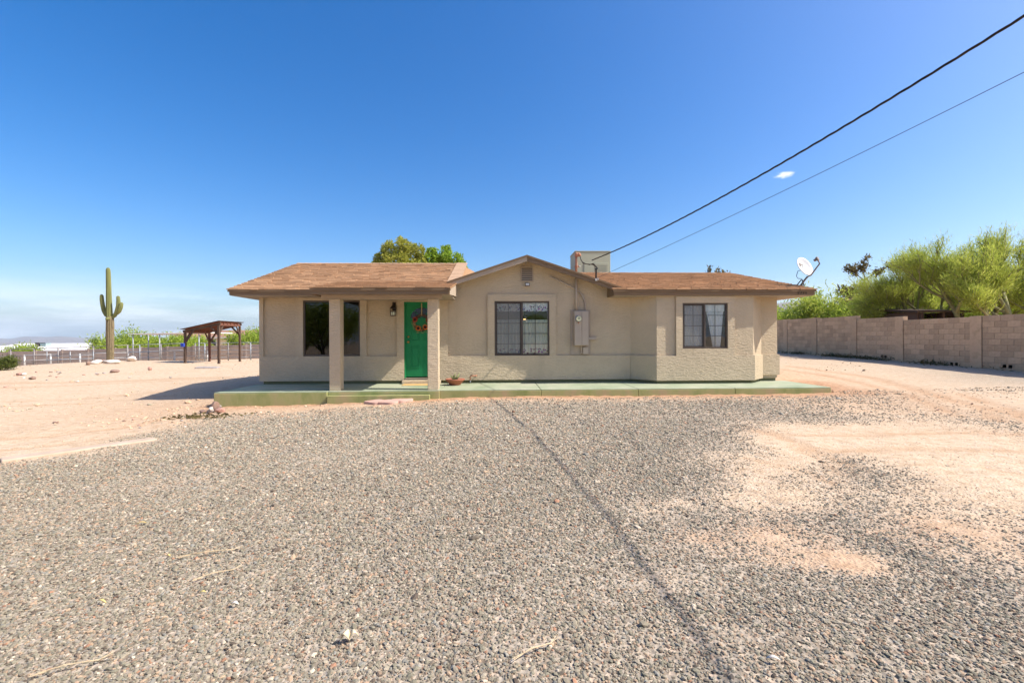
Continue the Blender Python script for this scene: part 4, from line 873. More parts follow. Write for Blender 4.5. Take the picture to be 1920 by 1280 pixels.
# satellite dish
bx, bz = HP(1501, 538, 0.0); by = 0.0
t = Hthing('satellite_dish', 'white satellite dish with feed arm at the right end of the roof', 'dish', bx, by, rr_(by) + .02)
nrm = Vector((.22, -.88, .42)).normalized(); cz = Vector((.135, .02, .53)); rt_ = Vector((nrm.y, -nrm.x, 0)).normalized() * -1; up_ = nrm.cross(rt_).normalized(); up_ = up_ if up_.z > 0 else -up_
def dish(Rx, Ry, dep, back):
    m = MB(); K = 32; rings = 7
    m.v.append(tuple(cz - nrm * (dep + back)))
    for i in range(1, rings + 1):
        q = i / rings
        for j in range(K): g = 6.2832 * j / K; m.v.append(tuple(cz + rt_ * Rx * q * math.cos(g) + up_ * Ry * q * math.sin(g) - nrm * (dep * (1 - q * q) + back)))
    m.f += [(0, 1 + j, 1 + (j + 1) % K) for j in range(K)]
    for i in range(rings - 1):
        for j in range(K): a = 1 + i * K + j; b = 1 + i * K + (j + 1) % K; m.f.append((a, b, b + K, a + K))
    return m
MB_d = dish(.245, .29, .05, 0); do = MB_d.build('reflector', M['white'], t, True); so_ = do.modifiers.new('thick', 'SOLIDIFY'); so_.thickness = .012
lw = cz + up_ * -.30; MB().tube([(0, 0, .0), lw * .55 + Vector((.0, .03, 0)), lw - nrm * .05], .024, 10).build('mast', M['dishgrey'], t, True)
fd = cz + nrm * .40 + up_ * -.02
MB().tube([lw - nrm * .05, lw + nrm * .05 - up_ * .02, fd - up_ * .16, fd], .018, 8).build('feed_arm', M['dishgrey'], t, True)
MB().tube([fd + nrm * .02, fd - nrm * .09], [.03, .036], 10).build('feed_horn', M['dishgrey'], t); MB().bar(fd + up_ * .045, fd - up_ * .06, .06, .05).build('receiver', M['dishgrey'], t, bevel=.006)
MB().box(-.10, .10, -.05, .05, 0, .012).bar((-.1, .0, .01), (0.02, 0, .16), .02, .02).bar((.12, .04, .03), (.04, .0, .17), .02, .02).build('foot', M['darkmetal'], t)
MB().tube([cz - nrm * .08 - rt_ * .1 - up_ * .08, (-.06, .02, .40), (-.10, .02, .26), (-.06, .02, .2), (.04, .0, .19)], .008, 6).build('coax', mat('blue_cable', (.02, .025, .09), .5), t, True)
ptc = cz - nrm * .046 - rt_ * .07 + up_ * .06
MB().prism([ptc + (-rt_ * .07 + up_ * .065) + nrm * .034, ptc + rt_ * .02 + nrm * .034, ptc + (-rt_ * .07 - up_ * .065) + nrm * .034], nrm * .003).build('emblem', M['dishgrey'], t)
MB().prism([ptc + rt_ * .06 + up_ * .05 + nrm * .034, ptc + rt_ * .09 + up_ * .05 + nrm * .034, ptc + rt_ * .09 - up_ * .04 + nrm * .034, ptc + rt_ * .04 - up_ * .05 + nrm * .034, ptc + rt_ * .04 - up_ * .035 + nrm * .034, ptc + rt_ * .065 - up_ * .025 + nrm * .034], nrm * .003).build('emblem', M['galv'], t)

# lantern, floodlight, numbers, wreath, mat, pot, tap
lx, lz = HP(737, 577, -.12)
t = Hthing('wall_lantern', 'dark metal carriage lantern on the wall left of the door', 'lantern', lx, -.002, lz - .05)
MB().box(-.045, .045, -.02, 0, -.02, .20).build('backplate', M['darkmetal'], t, bevel=.006)
MB().tube([(0, -.02, .12), (0, -.06, .20), (0, -.11, .19), (0, -.12, .14)], .009, 6).build('scroll_arm', M['darkmetal'], t, True)
MB().lathe([(.012, .20), (.015, .12), (.045, .095), (.085, .045), (.088, .035)], 8, (0, -.12, 0)).build('cap', M['darkmetal'], t)
m = MB()
for i in range(8): g = 6.2832 * i / 8; m.tube([(.082 * math.cos(g), -.12 + .082 * math.sin(g), .035), (.066 * math.cos(g), -.12 + .066 * math.sin(g), -.15)], .005, 4)
m.lathe([(.07, -.165), (.07, -.15)], 8, (0, -.12, 0)).lathe([(.081, -.06), (.081, -.05)], 8, (0, -.12, 0)); m.build('cage', M['darkmetal'], t)
MB().lathe([(.055, -.148), (.06, -.06), (.055, -.055)], 12, (0, -.12, 0)).build('frosted_glass', M['lampglass'], t, True)
t = Hthing('flood_light', 'small floodlight under the gable vent', 'light', .835, -.002, 2.865)
MB().lathe([(.05, 0), (.05, .02)], 14).build('base_cover', M['trim'], t).rotation_euler = (math.pi / 2, 0, 0)
MB().tube([(0, -.02, 0), (0, -.07, -.02)], .016, 8).box(-.06, .06, -.13, -.065, -.06, .02).build('lamp_body', M['darkmetal'], t, bevel=.006); MB().box(-.045, .045, -.135, -.1305, -.05, .01).build('lens', M['white'], t)
nx0, nz0 = HP(1495.5, 551.3, EY)
cu = bpy.data.curves.new('house_numbers', 'FONT'); cu.body = '7771'; cu.size = .105; cu.extrude = .006; cu.space_character = 1.25
tmp = bpy.data.objects.new('tmp', cu); COL.objects.link(tmp); bpy.context.view_layer.update()
nm_ = bpy.data.meshes.new_from_object(tmp.evaluated_get(bpy.context.evaluated_depsgraph_get())); bpy.data.objects.remove(tmp); nm_.materials.append(M['darkmetal'])
no = bpy.data.objects.new('house_numbers', nm_); COL.objects.link(no); no.matrix_world = HM @ Matrix.Translation((nx0, EY - .006, nz0)) @ Matrix.Rotation(math.pi / 2, 4, 'X'); tag(no, 'brown house numbers on the fascia at the right end', 'numbers')

wx, wz = xc, DZ0 + 1.43
t = Hthing('door_wreath', 'twig wreath with dark red and orange sunflowers on the green door', 'wreath', wx, -.012, wz)
rw = random.Random(5); m = MB()
for k_ in range(16):
    ph, ra = rw.uniform(0, 6.28), .20 + rw.uniform(-.03, .03); m.tube([((ra + .012 * math.sin(i * 1.3 + ph)) * math.cos(i * .2618 + ph), rw.uniform(-.015, .02), (ra + .012 * math.sin(i * 1.3 + ph)) * math.sin(i * .2618 + ph)) for i in range(20)], .005, 4)
m.build('twig_ring', M['twig'], t)
def flower(x, z, r, mt_):
    m = MB()
    for i in range(14):
        g = 6.2832 * i / 14 + rw.uniform(-.1, .1); c_, s_ = math.cos(g), math.sin(g)
        m.prism([(x + c_ * r * .35 - s_ * r * .16, -.045, z + s_ * r * .35 + c_ * r * .16), (x + c_ * r * .35 + s_ * r * .16, -.045, z + s_ * r * .35 - c_ * r * .16), (x + c_ * r, -.03 + rw.uniform(-.02, .01), z + s_ * r)], (0, .003, 0))
    o = m.build('petal_ring', mt_, t); c = MB().lathe([(r * .45, 0), (r * .40, .018), (0, .026)], 14).build('seed_head', M['seed'], o, True); c.rotation_euler = (math.pi / 2, 0, 0); c.location = (x, -.044, z)
for x, z, r, mt_ in ((-.17, .08, .085, M['redpetal']), (-.085, -.15, .09, M['orange']), (.10, -.12, .09, M['orange']), (.18, .06, .085, M['redpetal'])): flower(x, z, r, mt_)
m = MB()
for k_ in range(150):
    g = rw.uniform(math.pi * .95, math.pi * 2.05); ra = rw.uniform(.15, .29); x, z = ra * math.cos(g), ra * math.sin(g); s_ = rw.uniform(.012, .024); h_ = rw.uniform(0, 6.28)
    m.prism([(x, -.03, z), (x + s_ * math.cos(h_), -.04, z + s_ * math.sin(h_)), (x + s_ * math.cos(h_ + 1), -.028, z + s_ * math.sin(h_ + 1))], (0, .002, 0))
m.build('small_leaf', mottled('wreath_leaf', [(.20, .13, .05), (.42, .30, .12), (.36, .08, .04)], 40, .9), t)['kind'] = 'stuff'
MB().box(-.012, .012, -.01, .0, .19, .56).build('ribbon', M['ribbon'], t)
t = MB().box(-.42, .40, -.17, .17, 0, .014).build('door_mat', M['mat'], None, bevel=.006); t.matrix_world = HM @ Matrix.Translation((-1.97, -.45, SLAB + .001)); tag(t, 'thin straw door mat in front of the green door', 'mat')
fx, fz = HP(853, 717, -.55)
t = Hthing('flower_pot', 'shallow terracotta bowl with an aloe beside the right porch post', 'pot', fx, -.50, SLAB + .001)
MB().lathe([(.13, 0), (.14, .01), (.235, .125), (.245, .13), (.245, .155), (.225, .155), (.20, .12), (.02, .11)], 32).build('bowl', M['terracotta'], t, True); MB().lathe([(.21, .125), (.20, .135), (.0, .14)], 24).build('soil', mottled('potting_soil', [(.10, .06, .04), (.2, .13, .09)], 30), t)
for i in range(17):
    g = rw.uniform(0, 6.28); ln = rw.uniform(.10, .24); le = rw.uniform(.25, 1.1); d_ = Vector((math.cos(g) * le, math.sin(g) * le, 1)).normalized(); b0 = Vector((rw.uniform(-.05, .05), rw.uniform(-.05, .05), .13))
    MB().tube([b0, b0 + d_ * ln * .5, b0 + d_ * ln + Vector((0, 0, -.02 * le))], [.014, .011, .001], 5).build('aloe_leaf', M['aloe'], t, True)
tx, tz = HP(889, 704, -.1)
t = Hthing('garden_tap', 'rusty outdoor tap pipe sticking out of the wall right of the aloe pot', 'tap', tx, -.047, tz)
MB().tube([(.06, 0, .0), (.06, -.10, .0), (-.08, -.12, .0), (-.10, -.12, -.02), (-.10, -.12, -.12)], .017, 8).build('pipe', M['rust'], t, True); MB().tube([(-.10, -.12, -.12), (-.10, -.12, -.17)], [.02, .016], 8).build('spout', M['galv'], t)
MB().lathe([(.03, 0), (.032, .008), (.0, .012)], 10, (-.06, -.12, .03)).build('tap_handle', M['darkmetal'], t)

# ---------------------------------------------------------------- rocks and pavers
def rock_mesh(seed, sub=3, rough=.28):
    bm = bmesh.new(); bmesh.ops.create_icosphere(bm, subdivisions=sub, radius=1); r = random.Random(seed); o = Vector((r.uniform(0, 50), r.uniform(0, 50), r.uniform(0, 50)))
    cutp = [(Vector((r.gauss(0, 1), r.gauss(0, 1), r.gauss(0, 1))).normalized(), r.uniform(.55, .85)) for _ in range(9)]
    for v in bm.verts:
        p = v.co.copy()
        for n_, d_ in cutp:
            e = p.dot(n_) - d_
            if e > 0: p -= n_ * e * .85
        v.co = p * (1 + rough * .5 * mnoise.noise(p * 1.6 + o) + rough * .25 * mnoise.noise(p * 4 + o))
    me_ = bpy.data.meshes.new('rock'); bm.to_mesh(me_); bm.free(); me_.shade_smooth(); return me_
def rock(label, px, py, w, h, mt_, seed, depth=None, lift=0, group=None, cat='rock', name='rock'):
    """rock whose base centre is at photo pixel (px, py); w, h in photo pixels"""
    p = GW(px, py); k = p.y / F; me_ = rock_mesh(seed); me_.materials.append(M[mt_]); o = bpy.data.objects.new(name, me_); COL.objects.link(o)
    o.scale = (w * k / 2, w * k / 2 * (depth or .8), h * k * .62); o.location = (p.x, p.y, gzz(p.x, p.y) + h * k * .40 + lift * k); o.rotation_euler = (0, 0, seed * .7)
    return tag(o, label, cat, group)
for i, a in enumerate((('dark brown stone on top of the small rock pile by the patio', 402, 772, 19, 13, 'rockbrown', .8, 6), ('small white-faced stone in the rock pile by the patio', 396, 775, 10, 6, 'rockwhite', .8, 7), ('pale tan stone behind the rock pile touching the patio corner', 409, 770, 14, 8, 'rockgrey', .8, 6),
        ('rounded pink boulder at the right of the rock pile', 413, 773, 19, 10, 'rockpink', .8, 0), ('pointed grey stone at the front left of the rock pile', 395, 774, 14, 10, 'rockgrey', .8, 0), ('low dark stone at the left end of the rock pile', 382, 773, 20, 6, 'rockbrown', .8, 0),
        ('big white boulder right of the saguaro', 246, 677, 21, 10, 'rockwhite', .8, 0), ('long pale boulder lying in front of the saguaro trunk', 209, 681, 31, 9, 'rockwhite', .6, 0), ('cream boulder left of the saguaro trunk', 181, 682, 19, 9, 'rockwhite', .7, 0),
        ('dark brown rock at the left end of the saguaro rocks', 165, 684, 9, 7, 'rockbrown', .8, 0), ('flat dark brown rock lying alone on the sand below the saguaro', 215, 698, 21, 6, 'rockbrown', .7, 0), ('small brown rock near the left edge of the yard', 61, 712, 14, 6, 'rockbrown', .7, 0),
        ('pink rock near the left edge of the yard', 37, 703, 11, 6, 'rockpink', .8, 0), ('white rock beside the pink rock at the left', 45, 703, 8, 5, 'rockwhite', .8, 0), ('small pink and white stone between saguaro and ramada', 281, 694, 8, 7, 'rockpink', .8, 0),
        ('cluster stone just left of the long pale boulder', 193, 680, 8, 6, 'rockbrown', .8, 0), ('small brown stone on the sand in the lower left yard', 104, 792, 9, 4, 'rockbrown', .8, 0))):
    rock(*a[:6], 20 + i, a[6], a[7])
rs = random.Random(8)
fs_ = []
for i in range(26):
    zn, px, py = rs.choice((('sand below the saguaro rocks', rs.uniform(60, 210), rs.uniform(697, 706)), ('open sand in the left yard', rs.uniform(10, 330), rs.uniform(707, 730)), ('sand in front of the rock pile', rs.uniform(200, 370), rs.uniform(785, 802)), ('sandy drive right of the walkway', rs.uniform(1580, 1900), rs.uniform(700, 780))))
    fs_.append((zn, px, py, rs.choice(('white', 'pink', 'grey', 'brown'))))
fs_.sort(key=lambda q: q[1]); seen_ = {}
for i, (zn, px, py, co_) in enumerate(fs_):
    seen_[zn] = seen_.get(zn, 0) + 1; od = ('leftmost', 'second from the left', 'third from the left', 'fourth from the left', 'fifth from the left', 'sixth from the left', 'seventh from the left', 'eighth from the left', 'ninth from the left', 'tenth from the left', 'eleventh from the left', 'twelfth from the left')[min(11, seen_[zn] - 1)]
    rock(f'small {co_} stone on the {zn}, {od}', px, py, rs.uniform(4, 7), rs.uniform(1.8, 3), 'rock' + co_, 60 + i % 7, group='loose field stones')
def paver(px, py, label, r):
    p = GW(px, py); m = MB(); n_ = 36
    ring = [((.19 + .022 * math.cos(4 * g)) * math.cos(g) * 1.25, (.19 + .022 * math.cos(4 * g)) * math.sin(g), 0) for g in [6.2832 * i / n_ for i in range(n_)]]
    m.prism(ring, (0, 0, .062)); o = m.build('paver', M['paver'], None, bevel=.008); o.location = (p.x, p.y, gzz(p.x, p.y) - .005); o.rotation_euler = (.03, -.02, r); tag(o, label, 'paver')
paver(706, 756, 'left pink paver lying below the porch step', .1); paver(731, 755.5, 'middle pink paver lying below the porch step', .5); paver(752, 752.5, 'right pink paver lying below the porch step', .2)
sl_ = GW(390, 690); o = MB().box(-.5, .5, -.3, .3, -.05, .07).build('stone_slab', M['rockgrey'], None, bevel=.03); o.location = sl_; o.rotation_euler = (.02, .03, .3); tag(o, 'flat broken slab lying on the sand in front of the ramada', 'slab')
o = MB().box(-.75, .75, -.11, .11, -.05, .022).build('concrete_strip', mottled('dusty_concrete', [(.44, .32, .22), (.54, .41, .30)], 4), None, bevel=.015); sp = GW(160, 843); o.location = (sp.x, sp.y, gzz(sp.x, sp.y)); o.rotation_euler = (0, 0, math.radians(50)); tag(o, 'pale concrete strip sunk in the sand at the gravel edge', 'slab')

# ---------------------------------------------------------------- right block wall
XWALL = 16.3
bw = thing('block_wall', 'long tan concrete block wall along the right side of the driveway', 'wall', (XWALL, 0, 0), math.pi / 2)
bd_ = [9.9, 12.9, 15.9, 19.05, 21.6, 24.4, 27.0, 30.5, 34.0]; tops = [2.16, 2.14, 2.12, 2.27, 2.42, 2.46, 2.48, 2.50]
full = MB().box(-.1955, .1955, -.075, .075, -.0955, .0955).build('block', M['block'], bw, bevel=0); half = MB().box(-.0955, .0955, -.075, .075, -.0955, .0955).build('block', M['block'], bw)
used = {id(full): False, id(half): False}
def put(src, x, z, ry=0, rr=None):
    o = src if not used[id(src)] else src.copy()
    if used[id(src)]: COL.objects.link(o); o.parent = bw
    used[id(src)] = True; o.location = (x, rs.uniform(-.002, .003), z); return o
hollow = []
def wall_depth(px): return XWALL * F / (px - CX)
weep = {wall_depth(1665): 1, wall_depth(1728): 1, wall_depth(1788): 1, wall_depth(1887): 1}
far_m = MB(); far_t = []; count = 0
for (a, b), top in zip(zip(bd_[:-1], bd_[1:]), tops):
    zb = min(g1(XWALL, a), g1(XWALL, b)) - .12; rows = int(math.ceil((top - zb) / .2)); a2, b2 = a + .205, b - .205; holes_ = []
    for r in range(rows):
        z = top - .1 - r * .2; x = a2 + (.2 if r % 2 else 0)
        if r % 2: cells = [(a2 + .1, half)]
        else: cells = []
        while x + .4 <= b2 + .001: cells.append((x + .2, full)); x += .4
        if b2 - x > .03: cells.append(((b2 + x) / 2, b2 - x))
        for cx_, src in cells:
            gnd = g1(XWALL, cx_); hw = [w for w in weep if abs(w - cx_) < .2 and src is full and 0 <= z - .1 - gnd + .08 < .2]
            if hw:
                m = sheet([cx_ - .1955, cx_ - .15, cx_ - .03, cx_ + .03, cx_ + .15, cx_ + .1955], [z - .0955, z - .055, z + .055, z + .0955], lambda X, Z, c=cx_, zz=z: not (abs(Z - zz) < .055 and (.03 < abs(X - c) < .15)), -.075, .075)
                m.build('drain_block', M['block'], bw); holes_ += [(cx_ - .15, cx_ - .03, z - .055, z + .055), (cx_ + .03, cx_ + .15, z - .055, z + .055)]; continue
            if z + .1 < gnd: continue
            if isinstance(src, float):
                MB().box(cx_ - src / 2 + .0045, cx_ + src / 2 - .0045, -.075, .075, z - .0955, z + .0955).build('block', M['block'], bw)
            elif 13.4 < cx_ < 22.2: put(src, cx_, z); count += 1
            else:
                w = .1955 if src is full else .0955; far_m.box(cx_ - w, cx_ + w, -.075, .075, z - .0955, z + .0955); far_t += [rs.random()] * 6
    sheet([a, b] + cuts(holes_, 0), [zb, top - .01] + cuts(holes_, 1), lambda X, Z, hh=tuple(holes_): not any(inr(h, X, Z) for h in hh), -.066, .066).build('mortar_bed', M['mortar'], bw)
o = far_m.build('block_courses', M['block_far'], bw); o['kind'] = 'stuff'; at = o.data.attributes.new('tone', 'FLOAT', 'FACE'); at.data.foreach_set('value', far_t)
for i, x in enumerate(bd_[:-1]):
    top = max(tops[max(0, i - 1)], tops[i]) + .005; zb = g1(XWALL, x) - .15; m = MB(); k_ = int((top - zb) / .2) + 1
    for j in range(k_): m.box(x - .195, x + .195, -.10, .105, top - .2 * (j + 1) + .004, top - .2 * j - .004)
    m.box(x - .188, x + .188, -.094, .098, zb, top - .01)
    po = m.build('pilaster', M['block'], bw); MB().box(x - .212, x - .1955, -.07, .072, zb, tops[max(0, i - 1)] - .03).build('joint_gap', M['black'], po)

# dry litter at the foot of the wall
def leaves(name, mt_, cen, dr_, ln, wd, parent, seed, kind=None):
    """one mesh of many small leaf-shaped faces"""
    r = np.random.RandomState(seed); n = len(cen); d = dr_ / (np.linalg.norm(dr_, axis=1, keepdims=True) + 1e-9)
    s_ = np.cross(d, r.normal(size=(n, 3))); s_ /= np.linalg.norm(s_, axis=1, keepdims=True) + 1e-9
    ln = np.broadcast_to(np.asarray(ln), (n,))[:, None]; wd = np.broadcast_to(np.asarray(wd), (n,))[:, None]
    v = np.stack([cen, cen + d * ln * .45 + s_ * wd / 2, cen + d * ln, cen + d * ln * .45 - s_ * wd / 2], 1).reshape(-1, 3)
    me_ = bpy.data.meshes.new(name); me_.vertices.add(4 * n); me_.vertices.foreach_set('co', v.ravel().astype(np.float32)); me_.loops.add(4 * n); me_.loops.foreach_set('vertex_index', np.arange(4 * n))
    me_.polygons.add(n); me_.polygons.foreach_set('loop_start', np.arange(n) * 4); me_.update(calc_edges=True)
    at = me_.attributes.new('tone', 'FLOAT', 'FACE'); at.data.foreach_set('value', np.clip(r.normal(.5, .26, n), 0, 1).astype(np.float32))
    me_.materials.append(mt_); o = bpy.data.objects.new(name, me_); COL.objects.link(o)
    if parent: o.parent = parent
    if kind: o['kind'] = kind
    return o
rl_ = np.random.RandomState(3); n = 5200; yy = rl_.uniform(13, 33, n); cl_ = fbm(yy * 1.1, yy * 0, 3); yy = yy[rl_.rand(n) < np.clip((cl_ - .38) * 4, .04, 1)]; n = len(yy)
xx = XWALL - .12 - np.abs(rl_.normal(0, .22, n)); cen = np.c_[xx, yy, gz(xx, yy) + np.abs(rl_.normal(0, .06, n))]
leaves('dry_litter', M['drybush'], cen, rl_.normal(size=(n, 3)) * [1, 1, .6], rl_.uniform(.06, .18, n), .03, None, 2); tag(bpy.data.objects['dry_litter'], 'dry brown weeds and litter along the foot of the block wall', 'litter', kind='stuff')

# leaves, stems and litter on the gravel
def litter(label, px, py, L, w, mt_, curl=.03, seed=0, cat='leaf', name='dry_leaf'):
    p = GW(px, py); r = random.Random(seed); m = MB(); n_ = 8; an = r.uniform(-.5, .6); pts_ = [(-L / 2 + L * i / n_, 0, .012 + curl * math.sin(i / n_ * 3.1)) for i in range(n_ + 1)]
    for i, q in enumerate(pts_):
        ww = w * math.sin(.12 + i / n_ * 2.9) / 2; m.v += [(q[0], -ww, q[2] + ww * .4), (q[0], ww, q[2] + ww * .5)]
    m.f = [(2 * i, 2 * i + 2, 2 * i + 3, 2 * i + 1) for i in range(n_)]
    o = m.build(name, M[mt_], None, True); o.location = (p.x, p.y, gzz(p.x, p.y) + .008); o.rotation_euler = (0, 0, an); sm = o.modifiers.new('thick', 'SOLIDIFY'); sm.thickness = .003; return tag(o, label, cat)
litter('crumpled pale dry leaf on the gravel at bottom centre', 648, 1204, .05, .035, 'leafpale', .03, 1); litter('second crumpled pale leaf touching the first', 663, 1202, .05, .032, 'leafpale', .03, 2)
litter('yellow dry leaf curled on the gravel at lower left', 190, 1135, .07, .012, 'leafdry', .012, 3); litter('small yellow leaf on the gravel left of centre', 316, 1047, .03, .014, 'leafdry', .01, 4)
litter('tan chip on the gravel below the door', 380, 1115, .035, .012, 'leafdry', .008, 5); litter('narrow yellow leaf on the gravel near the left edge', 265, 984, .07, .012, 'leafdry', .01, 6); litter('white stone chip on the gravel at lower left', 440, 1138, .05, .018, 'rockwhite', .01, 7, 'stone', 'stone_chip'); litter('white chip on the gravel at lower right', 1450, 1246, .06, .018, 'rockwhite', .01, 8, 'stone', 'stone_chip')
for i, (px, py, L, lb) in enumerate(((385, 1043, .32, 'long dry grass stem on the gravel left of centre'), (120, 1265, .22, 'dry grass stem on the gravel at the bottom left corner'), (1000, 1235, .2, 'thin dry twig on the gravel at bottom centre'), (400, 1083, .2, 'short dry grass stem on the gravel below the long one'))):
    p = GW(px, py); r = random.Random(i + 30); m = MB()
    for k_ in range(3 if i == 0 else 2): m.tube([(-L / 2, .01 * k_, .012), (0, .015 - .012 * k_, .02 + .006 * k_), (L / 2, .004 * k_, .014), (L / 2 + .05, .03 - .02 * k_, .02)], [.0018, .0022, .0018, .001], 4)
    o = m.build('grass_stem', M['straw'], None); o.location = (p.x, p.y, gzz(p.x, p.y) + .008); o.rotation_euler = (0, 0, .35 + i * .1); tag(o, lb, 'twig')
p = GW(372, 783); r = np.random.RandomState(5); n = 160; cen = np.c_[r.normal(p.x, .35, n), r.normal(p.y, .12, n), np.zeros(n)]; cen[:, 2] = grid_z(cen[:, 0], cen[:, 1]) + np.abs(r.normal(0, .025, n))
tag(leaves('dead_leaves', M['drybush'], cen, r.normal(size=(n, 3)) * [1, 1, .4], .10, .035, None, 6), 'brown dead leaves scattered in front of the rock pile', 'leaves', kind='stuff')

# ---------------------------------------------------------------- trees and shrubs
def grow(r, p, d, L, rad, lvl, P, segs, tips):
    n_ = 4; pts_ = [p.copy()]; rr = [rad]
    for i in range(n_):
        d = (d + Vector((r.gauss(0, 1), r.gauss(0, 1), r.gauss(0, 1))) * P['wob'] + Vector((0, 0, P['up'][lvl]))).normalized(); p = p + d * L / n_; pts_.append(p.copy()); rr.append(max(.004, rad * (1 - .45 * (i + 1) / n_)))
    segs.append((pts_, rr, lvl))
    if lvl == P['max']:
        tips.append((pts_, d)); return
    k_ = P['n'][lvl]
    for c in range(k_):
        t_ = 1.0 if c == 0 else r.uniform(.35, 1.0); i = min(n_ - 1, int(t_ * n_)); q = pts_[i].lerp(pts_[i + 1], t_ * n_ - i) if i < n_ else pts_[-1]
        ax = Vector((r.gauss(0, 1), r.gauss(0, 1), r.gauss(0, 1))); ax = (ax - d * ax.dot(d)).normalized(); an = P['ang'][lvl] * r.uniform(.5, 1.2) * (.5 if c == 0 else 1)
        nd = d * math.cos(an) + ax * math.sin(an); nd.z = nd.z * P.get('flat', 1.0); nd.normalize()
        grow(r, q, nd, L * P['ratio'] * r.uniform(.75, 1.15), max(.004, rad * .55), lvl + 1, P, segs, tips)
def tree(name, label, cat, base, stems, P, nleaf, ln, wd, lm, bark, seed, group=None, spread=.18, follow=1.0, up=.2, minlvl=0):
    r = random.Random(seed); rn = np.random.RandomState(seed); t = thing(name, label, cat, base, 0, group); segs, tips = [], []
    for d, L, rad, o_ in stems: grow(r, Vector(o_) - Vector((0, 0, .15)), Vector(d).normalized(), L, rad, minlvl, P, segs, tips)
    m = MB()
    for pts_, rr, lv in segs: m.tube(pts_, rr, 7 if lv <= 1 else 4, lv == 0)
    m.build('trunk', bark, t, True, fix=False)
    T = len(tips); k_ = rn.randint(0, T, nleaf); f = rn.rand(nleaf) * 3.999; i = f.astype(int); f = (f - i)[:, None]
    A = np.array([[tuple(q) for q in tp[0]] for tp in tips]); D = np.array([tuple(tp[1]) for tp in tips])
    cen = A[k_, i] * (1 - f) + A[k_, i + 1] * f + rn.normal(size=(nleaf, 3)) * spread
    dr_ = D[k_] * follow + rn.normal(size=(nleaf, 3)) * .75 + [0, 0, up]
    leaves('crown', lm, cen, dr_, rn.uniform(ln * .5, ln * 1.4, nleaf), rn.uniform(wd * .7, wd * 1.3, nleaf), t, seed + 1); return t
PV = dict(max=3, n=[5, 5, 5], ang=[.75, .7, .6], ratio=.66, wob=.10, up=[.02, .05, .10, .12])
BU = dict(max=2, n=[5, 5], ang=[.8, .8], ratio=.62, wob=.12, up=[.03, .05, .05])
RT_ = dict(max=3, n=[4, 4, 4], ang=[.75, .75, .7], ratio=.68, wob=.10, up=[.04, .05, .06, .04])
def at_(px, d): x = (px - CX) / F * d; return Vector((x, d, g1(x, d)))
PG = 'palo verde trees beyond the right wall'
tree('palo_verde', 'low spreading palo verde with bare pale limbs over the right wall', 'tree', at_(1752, 23), [((-.8, .15, .75), 2.0, .11, (0, 0, .8)), ((-.45, .2, 1), 2.1, .10, (.1, 0, .8)), ((.2, .1, 1), 2.0, .09, (.2, 0, .8)), ((-1, .3, .5), 2.0, .08, (-.1, 0, 1.1))], PV, 30000, .21, .019, M['palo'], M['barkgreen'], 41, PG, .13, 1.2, .25)
tree('palo_verde', 'tall feathery palo verde with dark forked trunk behind the right wall', 'tree', at_(1828, 20.5), [((-.35, .1, 1), 2.5, .12, (-.1, 0, .6)), ((.45, .1, 1), 2.5, .11, (.15, 0, .6)), ((.9, .2, .7), 2.0, .09, (.2, 0, .8))], PV, 36000, .23, .019, M['palo'], M['barkgreen'], 52, PG, .14, 1.3, .3)
tree('palo_verde', 'tall palo verde at the right edge of the picture', 'tree', at_(1905, 18.6), [((.1, .1, 1), 2.4, .12, (0, 0, .6)), ((.6, .1, .9), 2.3, .10, (.1, 0, .6)), ((-.5, .2, .8), 1.7, .09, (-.1, 0, .8))], PV, 34000, .23, .019, M['palo'], M['barkgreen'], 63, PG, .14, 1.3, .3)
tree('palo_verde', 'smaller palo verde behind the dark shed roof', 'tree', at_(1700, 25.5), [((-.3, .1, 1), 1.8, .09, (0, 0, .5)), ((.4, .1, 1), 1.8, .08, (.1, 0, .5)), ((-.9, .1, .6), 1.5, .07, (-.1, 0, .5))], PV, 24000, .23, .024, M['palo'], M['barkgreen'], 71, PG, .15, 1.2, .3)
tree('palo_verde', 'palo verde filling the gap behind the wall at far right', 'tree', at_(1860, 26), [((-.3, .1, 1), 2.2, .10, (0, 0, .5)), ((.5, .1, .9), 2.2, .09, (.1, 0, .5)), ((-.9, .1, .6), 1.9, .07, (-.1, 0, .5))], PV, 24000, .25, .026, M['palo'], M['barkgreen'], 75, PG, .17, 1.2, .3)
for i, (px, d, h, lb, s_) in enumerate(((1478, 30.5, 1.55, 'green shrub just right of the house corner behind the wall', .34), (1530, 30, 2.0, 'bushy bright green shrub right of the satellite dish', .36), (1585, 29, 1.7, 'rounded green shrub behind the wall below the sparse tree', .34), (1640, 27.5, 1.55, 'yellow-green shrub behind the second wall pilaster', .32), (1690, 24, .95, 'low yellow-green shrub beside the dark shed', .28), (1790, 22.5, .95, 'yellow-green undergrowth below the tall palo verde', .3), (1880, 22, 1.1, 'green undergrowth at the right edge behind the wall', .3))):
    tree('shrub', lb, 'shrub', at_(px, d), [((math.cos(q) * .55, math.sin(q) * .5, 1), h * (.8 + .3 * (j % 2)), .05, (.25 * math.cos(q), .2 * math.sin(q), 0)) for j, q in enumerate((0, 1.1, 2.2, 3.3, 4.4, 5.5))], BU, 17000, .26, .06, M['palo'] if i % 3 == 1 else M['mesq'], M['barkgreen'], 80 + i, 'shrubs beyond the right wall', s_, .7, .35)
SP = dict(max=2, n=[4, 4], ang=[.9, .7], ratio=.5, wob=.06, up=[.03, 0, .02], flat=.45)
